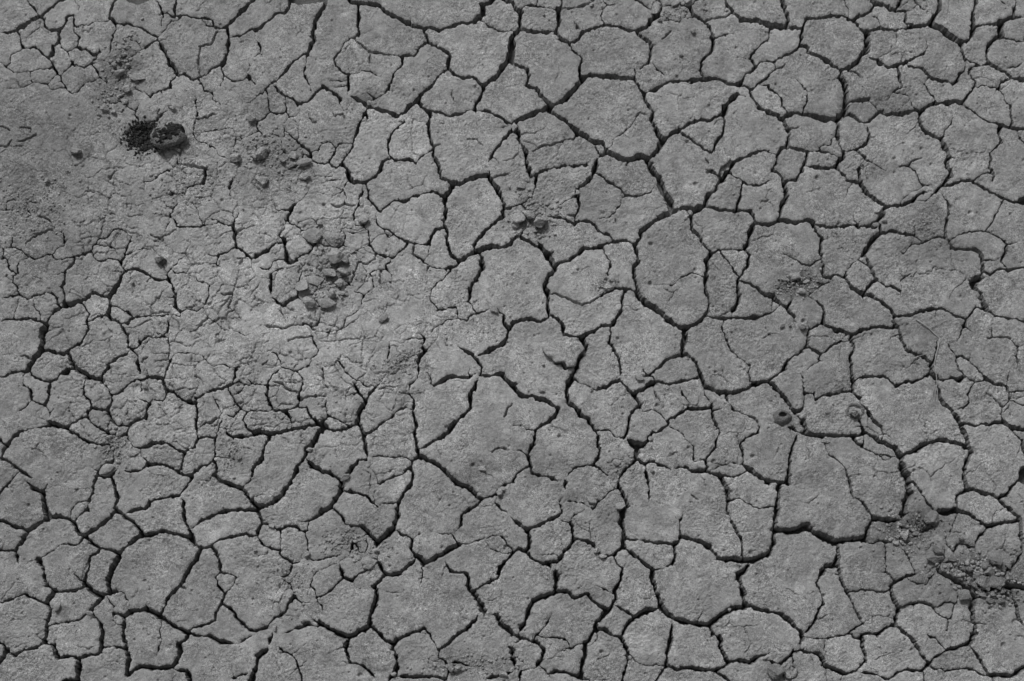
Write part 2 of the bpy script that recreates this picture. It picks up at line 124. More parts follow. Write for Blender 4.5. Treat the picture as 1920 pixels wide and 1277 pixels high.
CRACKS = """
T 0 0
22: 0,240 110,228 200,175 300,120 380,65 430,20 480,-10
12: 200,-10 245,55 300,115
18: 300,120 330,150 345,200 375,222 435,218
14: 435,218 470,190 500,135 540,108
9: 540,108 548,170 555,220 590,280 575,320 575,355
22: 435,218 445,280 435,312 400,345 405,390 370,430
9: 445,310 460,355 495,385 540,375 575,355
16: 575,355 640,370 700,410 745,395
10: 745,360 740,400 705,450 670,480 620,505 570,490 540,465
18: 125,235 150,290 178,360
8: 178,360 130,385 85,415 70,475 35,485 0,462
8: 178,368 265,350
11: 265,350 300,390 370,432
12: 370,432 400,480 425,530 445,555
6: 35,485 60,520 110,540 200,530 300,515 395,500 420,530
5: 225,530 235,600 250,615
7: 250,615 340,625 380,600 415,560 430,540
5: 50,670 130,660 240,620
4: 130,610 140,660
8: 445,555 500,520 540,485 520,440 500,385
9: 455,560 465,610 495,650 540,692 580,680 610,640 680,605 740,580
5: 340,625 380,665 495,652
9: 690,475 720,510 740,570 760,590 810,632
6: 705,475 780,445 820,425
20: 870,-10 835,60 825,130 870,180
6: 575,200 640,180 720,162 820,145
8: 540,108 560,180 575,200
5: 560,-10 590,40 580,80
12: 870,180 940,182 1020,195 1080,225 1170,270
11: 870,185 865,220 840,260 830,340 818,400
18: 950,-10 1025,22 1110,5 1140,-10
12: 1140,-10 1185,15 1205,60 1215,105
16: 1215,105 1245,92 1300,125 1360,115 1440,125 1530,130 1580,150 1600,200 1640,215
18: 1320,-10 1305,110
5: 1215,110 1210,190
7: 1360,130 1260,185 1185,270
8: 1510,145 1560,195 1640,225
24: 1900,-10 1810,90 1740,160 1690,205 1640,215
22: 1700,210 1710,280 1700,380 1670,480
12: 1715,280 1790,270 1850,235 1916,215
14: 1175,270 1180,300 1210,340
28: 1210,340 1240,400 1280,480 1330,555
10: 1170,300 1110,340 1060,365 1010,395 965,430
6: 1060,355 1025,310 980,290
4: 1620,240 1580,330 1485,350
4: 1500,350 1485,450 1490,560
22: 1330,555 1380,545 1430,585 1480,580
15: 1480,580 1550,550 1590,510 1660,490
24: 1310,570 1275,610 1275,655
12: 1275,655 1180,685 1120,720 
6: 1120,720 1080,680 1010,665
6: 1295,665 1310,730
4: 1212,680 1215,710
9: 1660,500 1680,560 1750,610 1860,585
7: 1680,560 1670,610 1640,650
10: 1480,590 1520,640 1530,670 1580,690 1600,740 1660,790
8: 1870,470 1880,500 1860,540 1865,580
22: 1870,580 1916,640
6: 780,775 850,770 905,760 960,800 1000,830
6: 905,750 930,710
8: 1035,780 1010,820 1000,850 1030,880 1045,920
8: 1100,920 1160,900 1215,840 1260,820
4: 1190,820 1180,880
5: 1370,800 1460,800
8: 1460,710 1465,800 1480,850 1470,890 1450,940 1440,990 1465,1045 1530,1070 1560,1095 1620,1120 1640,1160 1720,1200
4: 1470,890 1540,875 1610,855
6: 1475,1000 1540,985 1640,965 1745,965 1760,1000 1770,1040 1850,1020 1916,980
6: 1765,1040 1755,1110
4: 1325,1225 1440,1240 1560,1275
8: 1320,1160 1325,1220 1260,1277
4: 0,940 75,980
4: 0,1090 50,1090 95,1045
4: 130,1065 200,1040 270,1015
3: 150,950 225,955 225,990
3: 1055,1200 1050,1130
T 0 320
6: 0,300 100,300
8: 40,300 45,235
5: 45,235 100,215 160,215
6: 205,215 190,240 210,270 220,320
5: 195,242 280,240
4: 280,345 330,345 375,380 400,430 
4: 400,430 340,465 280,475 200,530 190,550
8: 0,575 90,572 120,580
7: 90,570 100,505 130,490
8: 120,580 150,590 190,630 250,660
10: 25,575 20,620 10,655
10: 0,655 35,655 60,700 75,740 120,760
5: 130,695 150,665 210,650
9: 250,660 300,655 350,625 385,625
10: 385,625 410,655 490,655 550,640
16: 550,640 610,625 680,605
20: 550,645 550,690 495,750 485,820 
18: 485,820 465,880 480,950 455,1020
9: 400,640 390,620 430,580 485,555 485,530
14: 475,530 470,470
5: 470,465 430,450
5: 400,780 440,775 480,760
5: 685,600 690,570 730,545 800,565 870,580 940,578
10: 680,605 700,640 750,670 860,660 910,690 
5: 690,570 720,530 745,500
10: 745,500 800,490 820,465 870,435 925,445 960,475 990,495
11: 990,495 960,540 940,600 930,640 900,690
8: 945,625 1000,605 1065,580 1130,590 1170,600 1190,630
14: 905,695 920,730 950,745
18: 950,745 1010,735 1070,760 1130,800 1190,820 1245,820
10: 1245,820 1290,850
12: 1290,850 1245,780 1280,730
8: 1280,730 1320,690 1375,640
8: 1290,740 1310,768 1360,760 1400,775 1460,800 1480,830 1530,835 1575,858
20: 950,745 910,790 890,840
34: 890,840 850,900 815,950
20: 815,950 750,935 690,915 640,950 600,975
24: 600,975 560,990 500,1000 450,1020
18: 450,1020 400,1050 370,1090 350,1150
40: 345,1150 320,1220 310,1290
18: 0,1140 60,1115 150,1110 230,1105 300,1130
26: 300,1130 345,1150
6: 100,1110 110,1040 150,965
7: 250,970 270,1030 300,1080 300,1110
10: 205,960 260,930 320,915 380,915
13: 380,915 415,945 435,1020
12: 0,945 80,940 145,925
14: 145,925 195,960
12: 145,925 130,880 90,830
10: 90,830 90,790 130,765
7: 130,765 125,700 130,690
6: 0,820 35,800 90,820
4: 35,800 45,780
28: 815,950 820,1000 805,1080
10: 600,985 640,1020 660,1080 650,1135
13: 650,1135 720,1100 800,1080
22: 805,1080 850,1120 900,1145 
24: 900,1145 925,1200
18: 925,1200 955,1230 950,1285
15: 825,1010 880,1020 950,1060 995,1100
16: 900,1145 950,1140 995,1100
12: 995,1100 1060,1085 1110,1075
12: 1110,1075 1180,1085 1260,1075 
5: 1260,1075 1340,1085 1355,1060
12: 645,1135 665,1180 640,1230 610,1285
5: 590,1165 650,1150
10: 1300,880 1315,950
20: 1305,950 1310,1010 1350,1055
12: 1255,950 1315,945
12: 1350,1055 1400,1035 1470,1045 
8: 1470,1045 1540,1000 1560,940 1560,870
9: 1290,850 1310,890
6: 1290,880 1290,850
13: 1260,1100 1255,1160 1245,1210
12: 1245,1210 1165,1250
12: 1165,1250 1110,1235 1050,1270
5: 1160,1250 1250,1245 1260,1277
5: 1525,1030 1560,1100 1610,1130 1680,1190 1760,1195 1845,1240
4: 1560,1110 1520,1130 1480,1175 1420,1205
5: 1605,1110 1600,1135
6: 1690,1050 1710,1025 1760,1050 1790,1100 1800,1130
4: 1650,925 1740,915 1740,950 1700,1020
20: 1525,-10 1535,40 1520,95
9: 1520,95 1460,105 1400,125
7: 1540,42 1590,45
18: 1730,85 1720,120
8: 1710,135 1730,180 1760,212
4: 1740,50 1740,80
6: 905,80 965,110
9: 1255,-10 1190,40 1130,85 1085,70
10: 1330,240 1290,285 1270,335
5: 1275,335 1250,410 1200,480
10: 1275,335 1310,375 1320,405 1390,428 1490,420
14: 1490,425 1530,400
6: 1530,405 1580,405 1635,385
5: 1235,270 1285,280
5: 1435,230 1470,280 1500,360 1520,400
6: 1625,355 1650,290
5: 1555,370 1620,375 
7: 1635,385 1690,410 1740,412
8: 1740,412 1750,360 1790,310
22: 1742,412 1755,470 1762,570
18: 1762,570 1700,605 1630,635
10: 1630,635 1580,635 1545,610
9: 1630,640 1620,690 1650,710
5: 1560,690 1620,685
18: 1762,570 1820,610 1885,660
14: 1885,660 1925,640
5: 1885,665 1875,720 1820,745
4: 1120,470 1190,510 1310,440
5: 1400,130 1370,180 1330,190 1290,160
5: 1165,195 1290,175 
T 0 640
40: 315,-10 300,80
34: 300,80 250,140 200,220
20: 200,220 120,235 0,265
24: 300,80 380,75 450,90 500,85
14: 500,85 550,45 610,0
30: 505,85 530,140 550,195
34: 550,195 620,230 680,260 750,290
15: 750,275 790,200 850,140 920,100 970,75
18: 950,-10 960,40 990,65
13: 990,65 1040,30 1045,-10
16: 990,65 1025,110 1030,160 1045,215
10: 1045,215 1040,285
18: 225,225 270,270 330,295 380,300
18: 380,300 430,280 450,245 
12: 450,245 500,245 525,215 500,195 460,210 445,240
6: 200,220 170,270 180,340
16: 180,340 220,360 235,400 235,440
13: 235,440 280,460 330,470
22: 330,470 365,400 380,300
6: 235,440 190,490 140,520
5: 340,470 360,520 370,600 285,570
5: 370,540 400,500
14: 635,270 620,350 635,400 670,440 690,490
20: 690,490 740,500 795,510
18: 690,490 655,520 665,580
20: 665,570 600,580 540,605 500,645
30: 500,645 440,635 390,600
10: 390,630 300,645 200,660 165,665
9: 370,600 375,630
28: 165,665 100,720 50,780
20: -10,740 50,775
26: 50,780 20,830 10,880
16: 500,655 550,690 590,715
14: 590,715 660,750 720,765 820,775
17: 665,580 700,630 760,665 820,690
8: 820,690 810,640 825,600
18: 795,510 840,450 830,395
16: 830,395 900,375 950,320 1010,290 1045,290
8: 760,300 800,350 830,390
20: 800,510 830,580 880,620 960,630
22: 960,630 1010,595 1085,570
22: 1085,570 1105,510 1130,460
7: 1130,460 1155,430 1220,440
10: 1220,440 1240,380
5: 1220,440 1200,500
7: 1130,460 1080,440 1040,430 
9: 1050,390 1055,310 1045,290
24: 1045,285 1110,265 1215,275
20: 1215,275 1245,370
20: 1245,370 1290,375 1340,415 1400,450 1465,455
10: 1220,270 1250,200 1280,130
5: 1280,130 1300,100 1380,80 1440,90 1500,110 1560,160 1600,185 1670,175 1720,195 1750,190
7: 1255,-10 1265,50 1260,120 1265,180
5: 1225,270 1300,270 1370,280 1420,265
3: 1460,255 1505,280 1525,320
4: 1060,150 1080,125 1110,120
5: 1130,95 1200,85 1260,90
16: 1465,425 1540,385 1600,360 
20: 1600,360 1660,360 1740,320
18: 1740,320 1750,270 1770,200 
6: 1770,200 1830,170
9: 1740,320 1790,300 1840,325
12: 1710,345 1730,390 1760,450 1800,510
10: 1760,395 1800,370 1840,330 1880,320
8: 1860,290 1880,315 1916,330
8: 1805,515 1860,520 1925,515
5: 1595,390 1610,450 1650,540
8: 1800,515 1740,560 1680,550
20: 1465,430 1475,520 1470,620 1480,740
12: 1485,725 1540,720 1615,725
14: 1615,725 1640,650 1665,570
4: 1640,565 1560,610 1500,635
16: 1690,640 1710,700 1780,715 1860,705 1925,695
14: 1910,685 1840,650 1820,600 1850,530
24: 1480,750 1440,790 1380,825
16: 1380,825 1300,795 1235,750
18: 1235,750 1160,760 1090,785 1040,805
18: 1380,825 1370,900 1340,960
22: 1110,920 1160,915 1230,920 1290,950 1350,990 
24: 1350,990 1430,1010
16: 1430,1010 1470,960 1520,925 1600,905
20: 1610,890 1620,960
13: 1600,900 1610,800 1610,740
6: 1620,860 1680,870 1740,880
8: 1055,820 1070,870 1105,920
14: 1105,920 1060,960 1000,970 930,970
8: 1040,805 990,790
10: 990,790 950,700 975,640
12: 975,640 930,700 880,730
8: 820,775 850,830 850,890
24: 840,905 780,930 735,980
26: 735,980 700,1050 690,1130 660,1190
16: 660,1190 655,1280
14: 660,1195 580,1200 550,1235 525,1290
14: 735,1000 790,1020 840,1000 870,960
24: 830,1010 860,1080 880,1150 870,1250
24: 10,880 80,905
28: 80,905 130,960 235,1020
30: 190,1050 240,1090 310,1120
34: 310,1120 320,1200 345,1290
4: 325,1115 350,1070
12: 125,985 70,1050 20,1110 
20: 20,1110 0,1160
9: 55,1090 100,1110
15: 1430,1015 1400,1080 1350,1150 1290,1165
22: 1290,1165 1200,1180 1130,1200
24: 1130,1200 1090,1255 970,1275
28: 1360,1175 1380,1280
32: 1600,1000 1650,1040 1720,1070 1810,1100
9: 1620,960 1600,1000
8: 1585,1010 1570,1040 1495,1040
20: 1810,1100 1870,1030 1890,960 1925,930
32: 1820,1100 1860,1160 1925,1240
20: 1640,1275 1800,1260 1925,1255
5: 660,930 700,950 735,975
3: 150,105 240,130
9: 960,265 1010,260
T 0 957
30: -10,75 100,120 200,140
30: 200,140 290,90 370,45 440,35 
26: 440,35 520,65 555,100
34: 340,-10 355,40
18: 520,65 530,-10
30: 200,150 160,210 110,295
22: -10,300 100,300
18: 100,305 130,390
30: 555,100 600,170 630,195
14: 555,75 600,30 660,-10
24: 630,190 700,140 780,95 870,0
30: 870,-10 930,50
22: 930,50 1010,100 1070,180
22: 940,20 1000,5 1060,-10
24: 630,200 700,250 760,285 850,300 890,330
26: 890,325 960,250 1070,185
26: 1070,185 1130,180 1200,155 1280,165 1420,200
22: 1380,-10 1385,80 1440,180
20: 1440,130 1500,80 1560,60 1660,15 1720,0
14: 1720,0 1925,5
36: 1430,190 1450,240 1500,280
18: 1500,280 1580,270
18: 1580,270 1650,220 1740,195 1840,180 1890,200 1925,190
26: 1580,270 1620,330 1640,390 1650,460
12: 1650,460 1710,470 1760,500
7: 1760,500 1745,560 1690,615
16: 1650,460 1615,490 1630,560 1690,620
20: 1690,620 1655,690 
18: 1655,690 1615,760 1610,825
18: 1665,700 1730,740 1780,810 1860,890
20: 1860,890 1925,900
18: 1610,825 1540,855 1440,880 1405,920
26: 1500,280 1470,360 1410,450 1370,530 
26: 1370,530 1310,600 1260,670 1210,770
34: 890,340 850,420 810,510 820,620
18: 740,290 735,315 670,335
20: 670,350 655,430 630,520
8: 555,465 580,510 630,540
36: 635,550 690,600 760,650
22: 635,570 540,605 420,600
16: 420,600 340,560
30: 280,365 320,450 345,550
14: 280,360 370,310 460,250 570,255 620,210
5: 280,360 200,385
34: 400,600 340,690
22: 760,640 870,600 
6: 870,600 930,620 950,680 920,740
20: 340,700 260,670 180,630 
20: 180,630 90,655 0,695
20: 345,700 375,740
20: 375,740 345,860 
26: 345,860 330,980
14: 345,870 440,845 570,820 650,775
24: 650,775 760,660
14: 660,770 720,800 755,860
24: 755,860 760,960 750,1070
22: 750,1070 680,1075 620,1095 600,1120
14: 750,1040 840,1020 930,1035
18: 800,650 850,730 
20: 850,775 930,780
36: 930,785 1000,760 1090,745 1190,780
34: 1190,785 1260,840 1400,920
7: 950,770 970,710
26: 1190,790 1220,750 1240,700
6: 850,780 835,820 880,860 920,850
24: 920,790 930,860 915,910 940,1000 
28: 940,1000 965,1110 950,1220
18: 1400,920 1480,935 1560,930
28: 1560,930 1640,980 1760,1000
9: 1205,830 1190,900 1210,970 1165,1085
24: 1410,940 1330,1000 1340,1020
36: 1340,1020 1350,1080 1290,1165
30: 1290,1165 1180,1180 1050,1165 950,1235
30: 1300,1185 1400,1205 1430,1290
9: 260,945 320,965
22: 330,985 250,1040 180,1045 110,1080 60,1060
30: 0,980 50,1040 
44: 45,1050 0,1150
14: 340,1000 410,1010
26: 395,1010 435,1110
18: 440,1110 520,1085 600,1120
44: 595,1110 585,1290
24: 570,1270 460,1270
20: 1880,930 1790,1000
14: 1740,1255 1800,1240 1860,1215
36: 1920,1150 1880,1290
4: 1350,570 1390,590
5: 320,1100 345,1160
5: 1730,1160 1745,1240
8: 1090,710 1130,740
T 480 0
20: 250,-10 245,35 225,90
18: 225,90 170,95 110,150 50,190 0,230
16: 255,15 300,30 400,20 520,-5
26: 530,-10 510,60 470,130 435,190 420,250 430,300 410,350 390,395
20: 390,395 330,420 280,460 240,510 210,565 170,600 120,630
16: 120,630 90,650 60,685 0,720
16: 0,310 30,340 30,390 0,430
8: 400,400 375,450 368,520 372,580 400,630 415,690
16: 130,650 180,690 220,725 270,740 320,775 345,790
22: 320,785 380,760 420,725 460,685 500,645
20: 500,640 550,670 600,710 635,735
6: 560,600 660,600
8: 215,730 230,790 230,840 250,880
8: 75,690 100,760 105,840 170,860 230,840
8: 105,845 60,880 10,910 10,970 50,1020
5: 240,885 300,860 330,820
7: 245,885 215,930 215,970 200,1030 150,1020 
8: 215,965 260,1020 310,1050
6: 295,900 310,980 320,1040
20: 310,1050 340,1090 400,1130 410,1190
12: 410,1190 450,1210 520,1225 545,1212
10: 405,1130 470,1125 490,1080 540,1055 565,1070 590,1110 575,1160 545,1212
12: 590,1110 610,1080 650,1070 710,1080
14: 545,1212 600,1250 640,1230 670,1170 710,1120 730,1060
20: 640,1230 660,1250 680,1290
20: 730,1060 750,1000 780,920 815,840
14: 815,840 835,800
6: 185,1055 180,1110 240,1160 280,1130 330,1100
6: 240,1160 245,1220 290,1250 330,1210 345,1160
5: 345,1150 400,1180
30: 690,-10 730,15 760,20
20: 760,20 850,30 920,45 980,90 1050,130 1130,165 1250,205
20: 765,30 770,110 770,180 765,255
12: 715,275 660,330 620,390 590,440
14: 590,440 605,490 650,540 690,550
7: 690,550 750,540 810,525 860,540 920,560
4: 740,275 745,305 800,345 860,390 930,400 1010,408
4: 740,275 765,260
3: 740,270 715,275
4: 860,390 848,430 848,480
8: 1010,408 1100,412
16: 1100,412 1180,405 1220,350 1270,310
12: 1100,420 1090,470 1030,540 1015,610 990,660 940,700 890,722
8: 890,722 830,738
26: 690,555 685,620 685,690
5: 690,620 600,650
30: 700,715 760,735 820,770 850,795
8: 830,690 870,720
28: 850,800 930,820 1000,845 1060,865
26: 1060,865 1110,840 1150,790 1200,740
28: 1200,745 1250,690 1310,640 1350,580 1380,540 1430,515
22: 1430,515 1440,450 1450,395 1400,365 1340,325 1290,310
24: 1290,310 1270,270 1250,215
22: 1250,215 1300,200 1370,215
24: 1370,215 1450,195 1540,170 1640,160
40: 1640,160 1690,110 1700,60 1690,30
30: 1690,30 1740,10 1780,-10
12: 1690,155 1740,195 1810,218 1916,235
22: 1430,515 1480,545 1540,580 1620,575 1660,610 1700,635
32: 1916,270 1900,350 1890,450 1840,510 1800,570 1740,610 1700,640
26: 1700,640 1700,680 1660,750 1640,820
18: 1640,825 1590,825 1520,860 1430,860 1360,845 1300,825
18: 1660,825 1740,835 1830,870
30: 1830,870 1870,910 1916,930
28: 1205,760 1260,805 1310,870
24: 1310,870 1295,930 1295,1000 1310,1070 1325,1110
20: 1325,1120 1330,1160
26: 1330,1160 1360,1220 1380,1290
4: 1330,1110 1380,1095
12: 1320,1120 1260,1160 1195,1228
14: 1195,1228 1150,1195 1090,1195 1040,1200 1000,1150 990,1080 1010,1020 1050,970 1110,910
3: 1110,910 1060,915
26: 1000,1185 950,1210 920,1285
22: 1916,990 1860,1040 1820,1100 1770,1150
20: 1770,1150 1745,1220
6: 1770,1170 1810,1220
3: 1590,1050 1650,1055 1705,1100
3: 1470,680 1465,730 1500,765
10: 630,750 620,780
5: 620,780 665,825 715,765
4: 580,840 590,880
12: 820,760 830,820 830,880
5: 835,850 830,910 805,910
3: 600,860 655,855 660,900
3: 390,850 420,910 460,915
T 480 320
28: 670,-10 700,50 740,90 820,95
18: 820,95 860,60 910,30 940,-10
14: 820,95 835,150 840,210
16: 840,210 880,250 930,300
12: 800,120 795,160 775,210 765,260
8: 765,260 735,300 740,375 760,405 810,400
14: 930,300 980,260 1040,218 1100,230 1180,190 1250,165 1330,155 1400,190
9: 890,330 900,370
15: 900,370 940,430 985,430 1030,480 1120,530
15: 1120,530 1190,545 1280,550
20: 1280,550 1310,500 1340,440 1400,425
5: 955,430 985,490 1020,480
22: 1365,-10 1385,50
24: 1385,50 1440,75 1480,95 1540,95
28: 1540,95 1610,60 1680,42 1740,40
26: 1480,100 1450,150 1410,190
26: 1410,190 1420,250 1420,330 1405,370
16: 1405,370 1425,440 1430,550 1450,620
22: 1450,620 1480,650 1520,680
22: 1740,10 1745,50
28: 1745,50 1790,110 1830,180 1860,260
24: 1860,260 1850,330 1800,385 
24: 1800,385 1730,440 1670,500 1625,560
18: 1625,560 1635,605
18: 1860,285 1920,280
32: 1520,680 1580,640 1650,610
32: 1650,610 1700,575 1780,570 1850,575
22: 1850,575 1900,545 1925,505
20: 1520,680 1480,715 1430,735
9: 1430,735 1350,725 1290,710 1250,680 1200,640
8: 1305,550 1285,620 1255,675
4: 1185,560 1180,620 1250,675
4: 1300,720 1285,755
36: 1675,620 1690,670 1690,720
22: 1700,730 1670,790 1625,840 1600,875
28: 1600,880 1600,930 1590,975
16: 1590,975 1630,1030 1650,1065
18: 1650,1065 1700,1060 1740,1035
7: 1600,880 1560,885
10: 1810,1030 1850,1090 
24: 1850,1090 1850,1140 1895,1180
30: 1925,1140 1890,1200 1865,1280
14: 1650,1065 1605,1090 1580,1115
9: 1580,1115 1520,1105 1440,1120 1380,1150 1310,1205
10: 1455,745 1420,800 1350,845
9: 1350,845 1315,890 1308,970 1335,995
9: 1355,1045 1420,1035 1485,1025
5: 1500,1010 1515,1090
6: 1335,995 1365,1045
10: 1225,1215 1265,1250
9: 1265,1250 1100,1265
9: 835,440 845,490 850,550
14: 850,550 885,600 960,640 1030,660
14: 1030,660 1080,600 1110,580 1130,540
8: 850,550 800,575 750,600 700,575 640,565
7: 690,460 770,450 820,440 800,410
9: 640,570 665,500 665,470 640,445
8: 640,570 560,570 460,535
8: 450,540 440,490 460,430 
8: 460,430 350,440 300,410 240,385
6: 460,430 450,380 410,360 320,380 305,400
14: 450,540 410,590 350,630 310,665
20: 310,665 275,685
26: 275,685 230,660 220,600 218,510
7: 225,370 200,440 165,480 215,510
20: 240,370 250,320 280,275 
5: 280,275 350,210 400,130
12: 205,535 150,550 80,590
26: 80,590 40,620 0,640
6: 0,720 90,735 140,680 200,660 270,690
7: 345,440 340,490 420,555
5: 60,270 0,280
10: 135,265 170,295 240,290 290,240
9: 420,-10 440,45
5: 440,45 560,35 570,0
9: 480,90 550,70 625,65
7: 690,65 650,140 675,200 665,250
5: 465,165 490,180 540,165 580,120 650,150 590,185
4: 560,240 590,270 670,255 740,260
22: 110,770 108,850 115,930
22: 120,950 160,985 210,1005
9: 110,770 150,745 215,720 240,735
26: 215,1000 260,965 310,950
18: 310,950 305,900 310,850
8: 350,715 330,820 310,840
14: 310,940 350,985
12: 440,960 490,1020 540,1045
8: 165,1035 200,1070 235,1140
18: 475,1090 455,1140 415,1165
14: 415,1165 350,1140
6: 420,1180 480,1205 550,1210 620,1190 670,1135 680,1090 740,1060 790,1000 810,930
6: 810,930 860,890 875,870 
8: 875,870 865,800 850,770
7: 875,870 935,860
5: 790,695 835,765 800,850
5: 850,765 900,745 980,742 1015,780 1012,840
4: 935,750 930,860
5: 735,870 740,900 810,930
3: 760,690 720,790 670,880
4: 760,690 840,685 890,650 895,615
5: 970,700 990,740
5: 970,700 1010,690 1010,665
4: 240,1275 300,1250 400,1240
8: 400,1190 420,1240 435,1285
4: 75,1165 210,1185 280,1155 350,1155
4: 550,1210 535,1260
8: 660,800 700,850
4: 1880,30 1780,50
T 480 640
16: 175,210 120,250 90,310 75,380
20: 75,380 90,440 130,510 210,525
13: -5,320 100,325
10: 110,80 155,95 180,150 190,195
8: 190,195 250,210 310,230 
10: 310,230 350,190 400,180
12: 315,235 350,290 345,360 325,400
15: 325,400 320,460 280,500 210,525
4: 130,300 190,320 240,360 325,375
8: 400,180 420,130 470,65 430,0
16: 215,530 260,580 270,630 
30: 0,670 100,690
24: 100,690 190,680 260,650
28: 260,660 350,640 450,625 
14: 450,625 520,580 530,545
9: 310,495 380,490 
15: 380,490 410,560 450,605
14: 520,430 525,540
14: 525,540 590,580
10: 590,580 640,600 700,635
16: 530,640 600,675 660,660 700,635 750,620 
28: 750,620 770,570 780,510 820,450
30: 770,620 800,680 820,760 830,860
18: 820,695 890,665
16: 890,665 940,615 1010,570 1060,515 1120,490
6: 1120,490 1165,515
16: 1145,390 1185,440 1165,520 1175,560 
22: 1175,560 1205,630 1190,700 1200,780 1225,850
4: 1070,385 1145,390
12: 810,435 770,380 730,310 705,290
6: 640,395 700,400 770,380
12: 820,440 850,395 900,340
5: 900,340 960,270
16: 1215,210 1215,150
28: 1215,150 1250,90 1290,45
14: 1255,90 1250,20 1265,-10
5: 1215,210 1190,280 1140,350 1145,390
10: 1280,230 1300,270 1310,310
10: 1310,315 1340,335
30: 1340,325 1400,290 1470,265 1530,262
22: 1530,262 1590,265 1640,240
24: 1660,280 1640,340 1605,400
28: 1605,400 1600,490 1550,560 1490,600 1450,660
28: 1450,660 1390,715 1310,755 1230,800
14: 1515,30 1560,60
24: 1560,60 1620,100 1660,150 1690,200 1670,250
32: 1670,110 1730,80 1810,40 1860,0
22: 1680,250 1750,250 1840,240
38: 1840,240 1880,290 1925,330
8: 1600,240 1605,205
18: 1230,860 1180,885 1160,950
30: 1240,860 1300,895 1360,925 1420,970 1460,1030
38: 1460,1030 1520,1065 1590,1090 1650,1150 1690,1185
16: 1690,1180 1750,1160 1800,1155
14: 1800,1140 1840,1080 1925,1050
16: 1680,1200 1620,1245 1570,1285
22: 1780,1205 1830,1245 1880,1285
22: 1150,950 1170,1000 1160,1080
26: 1160,1080 1110,1140 1070,1210 1060,1290
14: 850,865 920,860 1000,862 1080,862 
7: 1080,862 1130,865 1165,900
16: 1150,950 1080,985 1000,1025 
12: 1000,1025 920,1065
7: 850,900 860,950 900,1000 920,1060
6: 815,965 860,1000 850,1080 840,1140
22: 830,880 770,895 720,950 670,1010 630,1040
34: 385,890 440,940 500,975
26: 500,975 560,990 630,1045
32: 630,1060 640,1100
20: 650,1115 720,1130 820,1155
14: 820,1155 870,1200 920,1250
34: 640,1110 600,1180 560,1240 490,1280
5: 590,1260 610,1280
32: 480,670 440,740 390,810
26: 380,820 360,880 310,950 270,1010 250,1060
26: 250,1060 210,1120 160,1180 80,1230
40: 80,1230 -10,1250
22: 100,700 75,770 40,840 
26: 40,840 40,890 0,940
30: 480,670 520,625
12: 450,620 490,640
18: 985,130 995,70 1000,0
9: 690,240 650,190 620,140
10: 775,285 810,325 855,345
8: 690,240 740,280 775,285
9: 490,200 510,260
4: 510,260 515,320 540,350
4: 1910,460 1880,510 1860,575
3: 1765,820 1840,790 1890,810
9: 135,520 115,460
6: 0,520 110,515
4: 50,180 100,150
4: 330,440 400,410 520,410
4: 950,1215 1050,1210
T 480 957
20: 0,-20 50,90
26: 50,90 10,150 0,190
14: 50,90 110,115 170,135
20: 170,135 250,115 310,130 370,160
10: 320,95 390,85
20: 390,85 440,50 500,10 550,-10
7: 388,90 388,155
9: 375,160 380,240 390,320
15: 10,205 70,270 180,295
6: 180,140 190,230 180,295
14: 180,295 180,330 250,380 270,410
10: 270,410 320,390 345,355
5: 0,350 80,325 90,300
14: 270,410 250,470 215,495
8: 215,495 130,490
8: 390,350 430,370 500,355 570,345 650,335
11: 190,515 240,545 280,610
24: 280,640 240,700 
13: 285,655 340,685 400,700
18: 240,700 220,750 140,810 80,880
26: 80,880 0,900
5: 190,540 150,610
22: 410,1185 410,1185
8: 470,800 480,830
34: 480,845 560,890 640,930 700,955
34: 700,955 770,910 850,860 
24: 850,860 910,910 970,970 1035,1000
34: 850,850 860,780 890,720 
32: 890,720 905,650 895,590
24: 880,580 930,520 965,490
26: 965,490 1050,475 1110,440 1190,375
26: 970,490 945,440 920,395
8: 920,395 910,360 915,320
9: 870,360 910,365
36: 900,260 960,200 1030,130
34: 1035,120 1055,60 1055,-10
18: 590,-10 640,50 670,100 790,120
36: 790,120 830,160 870,210 910,250
20: 1050,150 1100,185 1165,215
20: 1165,215 1165,290 1200,345 
30: 1200,345 1250,370 1260,405
34: 1260,400 1340,350 1430,310
36: 1430,310 1510,260
12: 1520,270 1480,200 1465,175
8: 1465,175 1400,180 1350,160
18: 1500,155 1530,110 1545,40 1590,-10
7: 1165,210 1230,180
10: 1530,265 1630,240 1700,215
5: 1700,215 1780,190 1830,190
11: 1830,190 1870,250 1916,305
6: 1715,240 1750,275 1800,300 1850,320 1900,320
24: 1910,330 1860,390
16: 1860,400 1840,450 1800,510
18: 1800,510 1720,550 1630,600
5: 1860,395 1820,410 1805,480
12: 1410,380 1435,420
20: 1435,420 1470,455 1550,460
26: 1550,460 1590,500 1580,560 1620,610
36: 1620,610 1670,680 1700,750 
26: 1700,750 1700,795
20: 1660,780 1645,810 
26: 1645,810 1600,860 1530,910 1460,975 1370,1045
10: 1370,1050 1320,970 1310,940
14: 1310,940 1255,880
24: 1255,885 1170,920 1060,965 
30: 1060,965 1035,1000
9: 1365,1060 1370,1100
22: 1035,1000 1020,1040
26: 1030,1040 1055,1130 1045,1220
28: 1040,1220 980,1280
26: 1060,1240 1150,1250 1290,1240 1410,1265
34: 700,960 680,1010 
22: 680,1010 670,1050 710,1135
16: 710,1135 790,1160 
22: 790,1160 850,1210 900,1270
5: 640,1135 710,1145
18: 470,870 380,850
22: 380,850 310,880
8: 310,880 200,920
12: 160,1030 250,1080 300,1130 330,1210 345,1290
5: 255,1085 320,1050 375,1000
40: 95,1040 20,1090
24: 20,1090 0,1160
30: 100,1010 115,910
10: 455,655 520,630 600,560 
18: 520,630 560,600 600,560 645,510
24: 620,400 645,500
16: 645,500 715,530
18: 715,530 770,480 830,450
7: 830,450 815,390 870,370
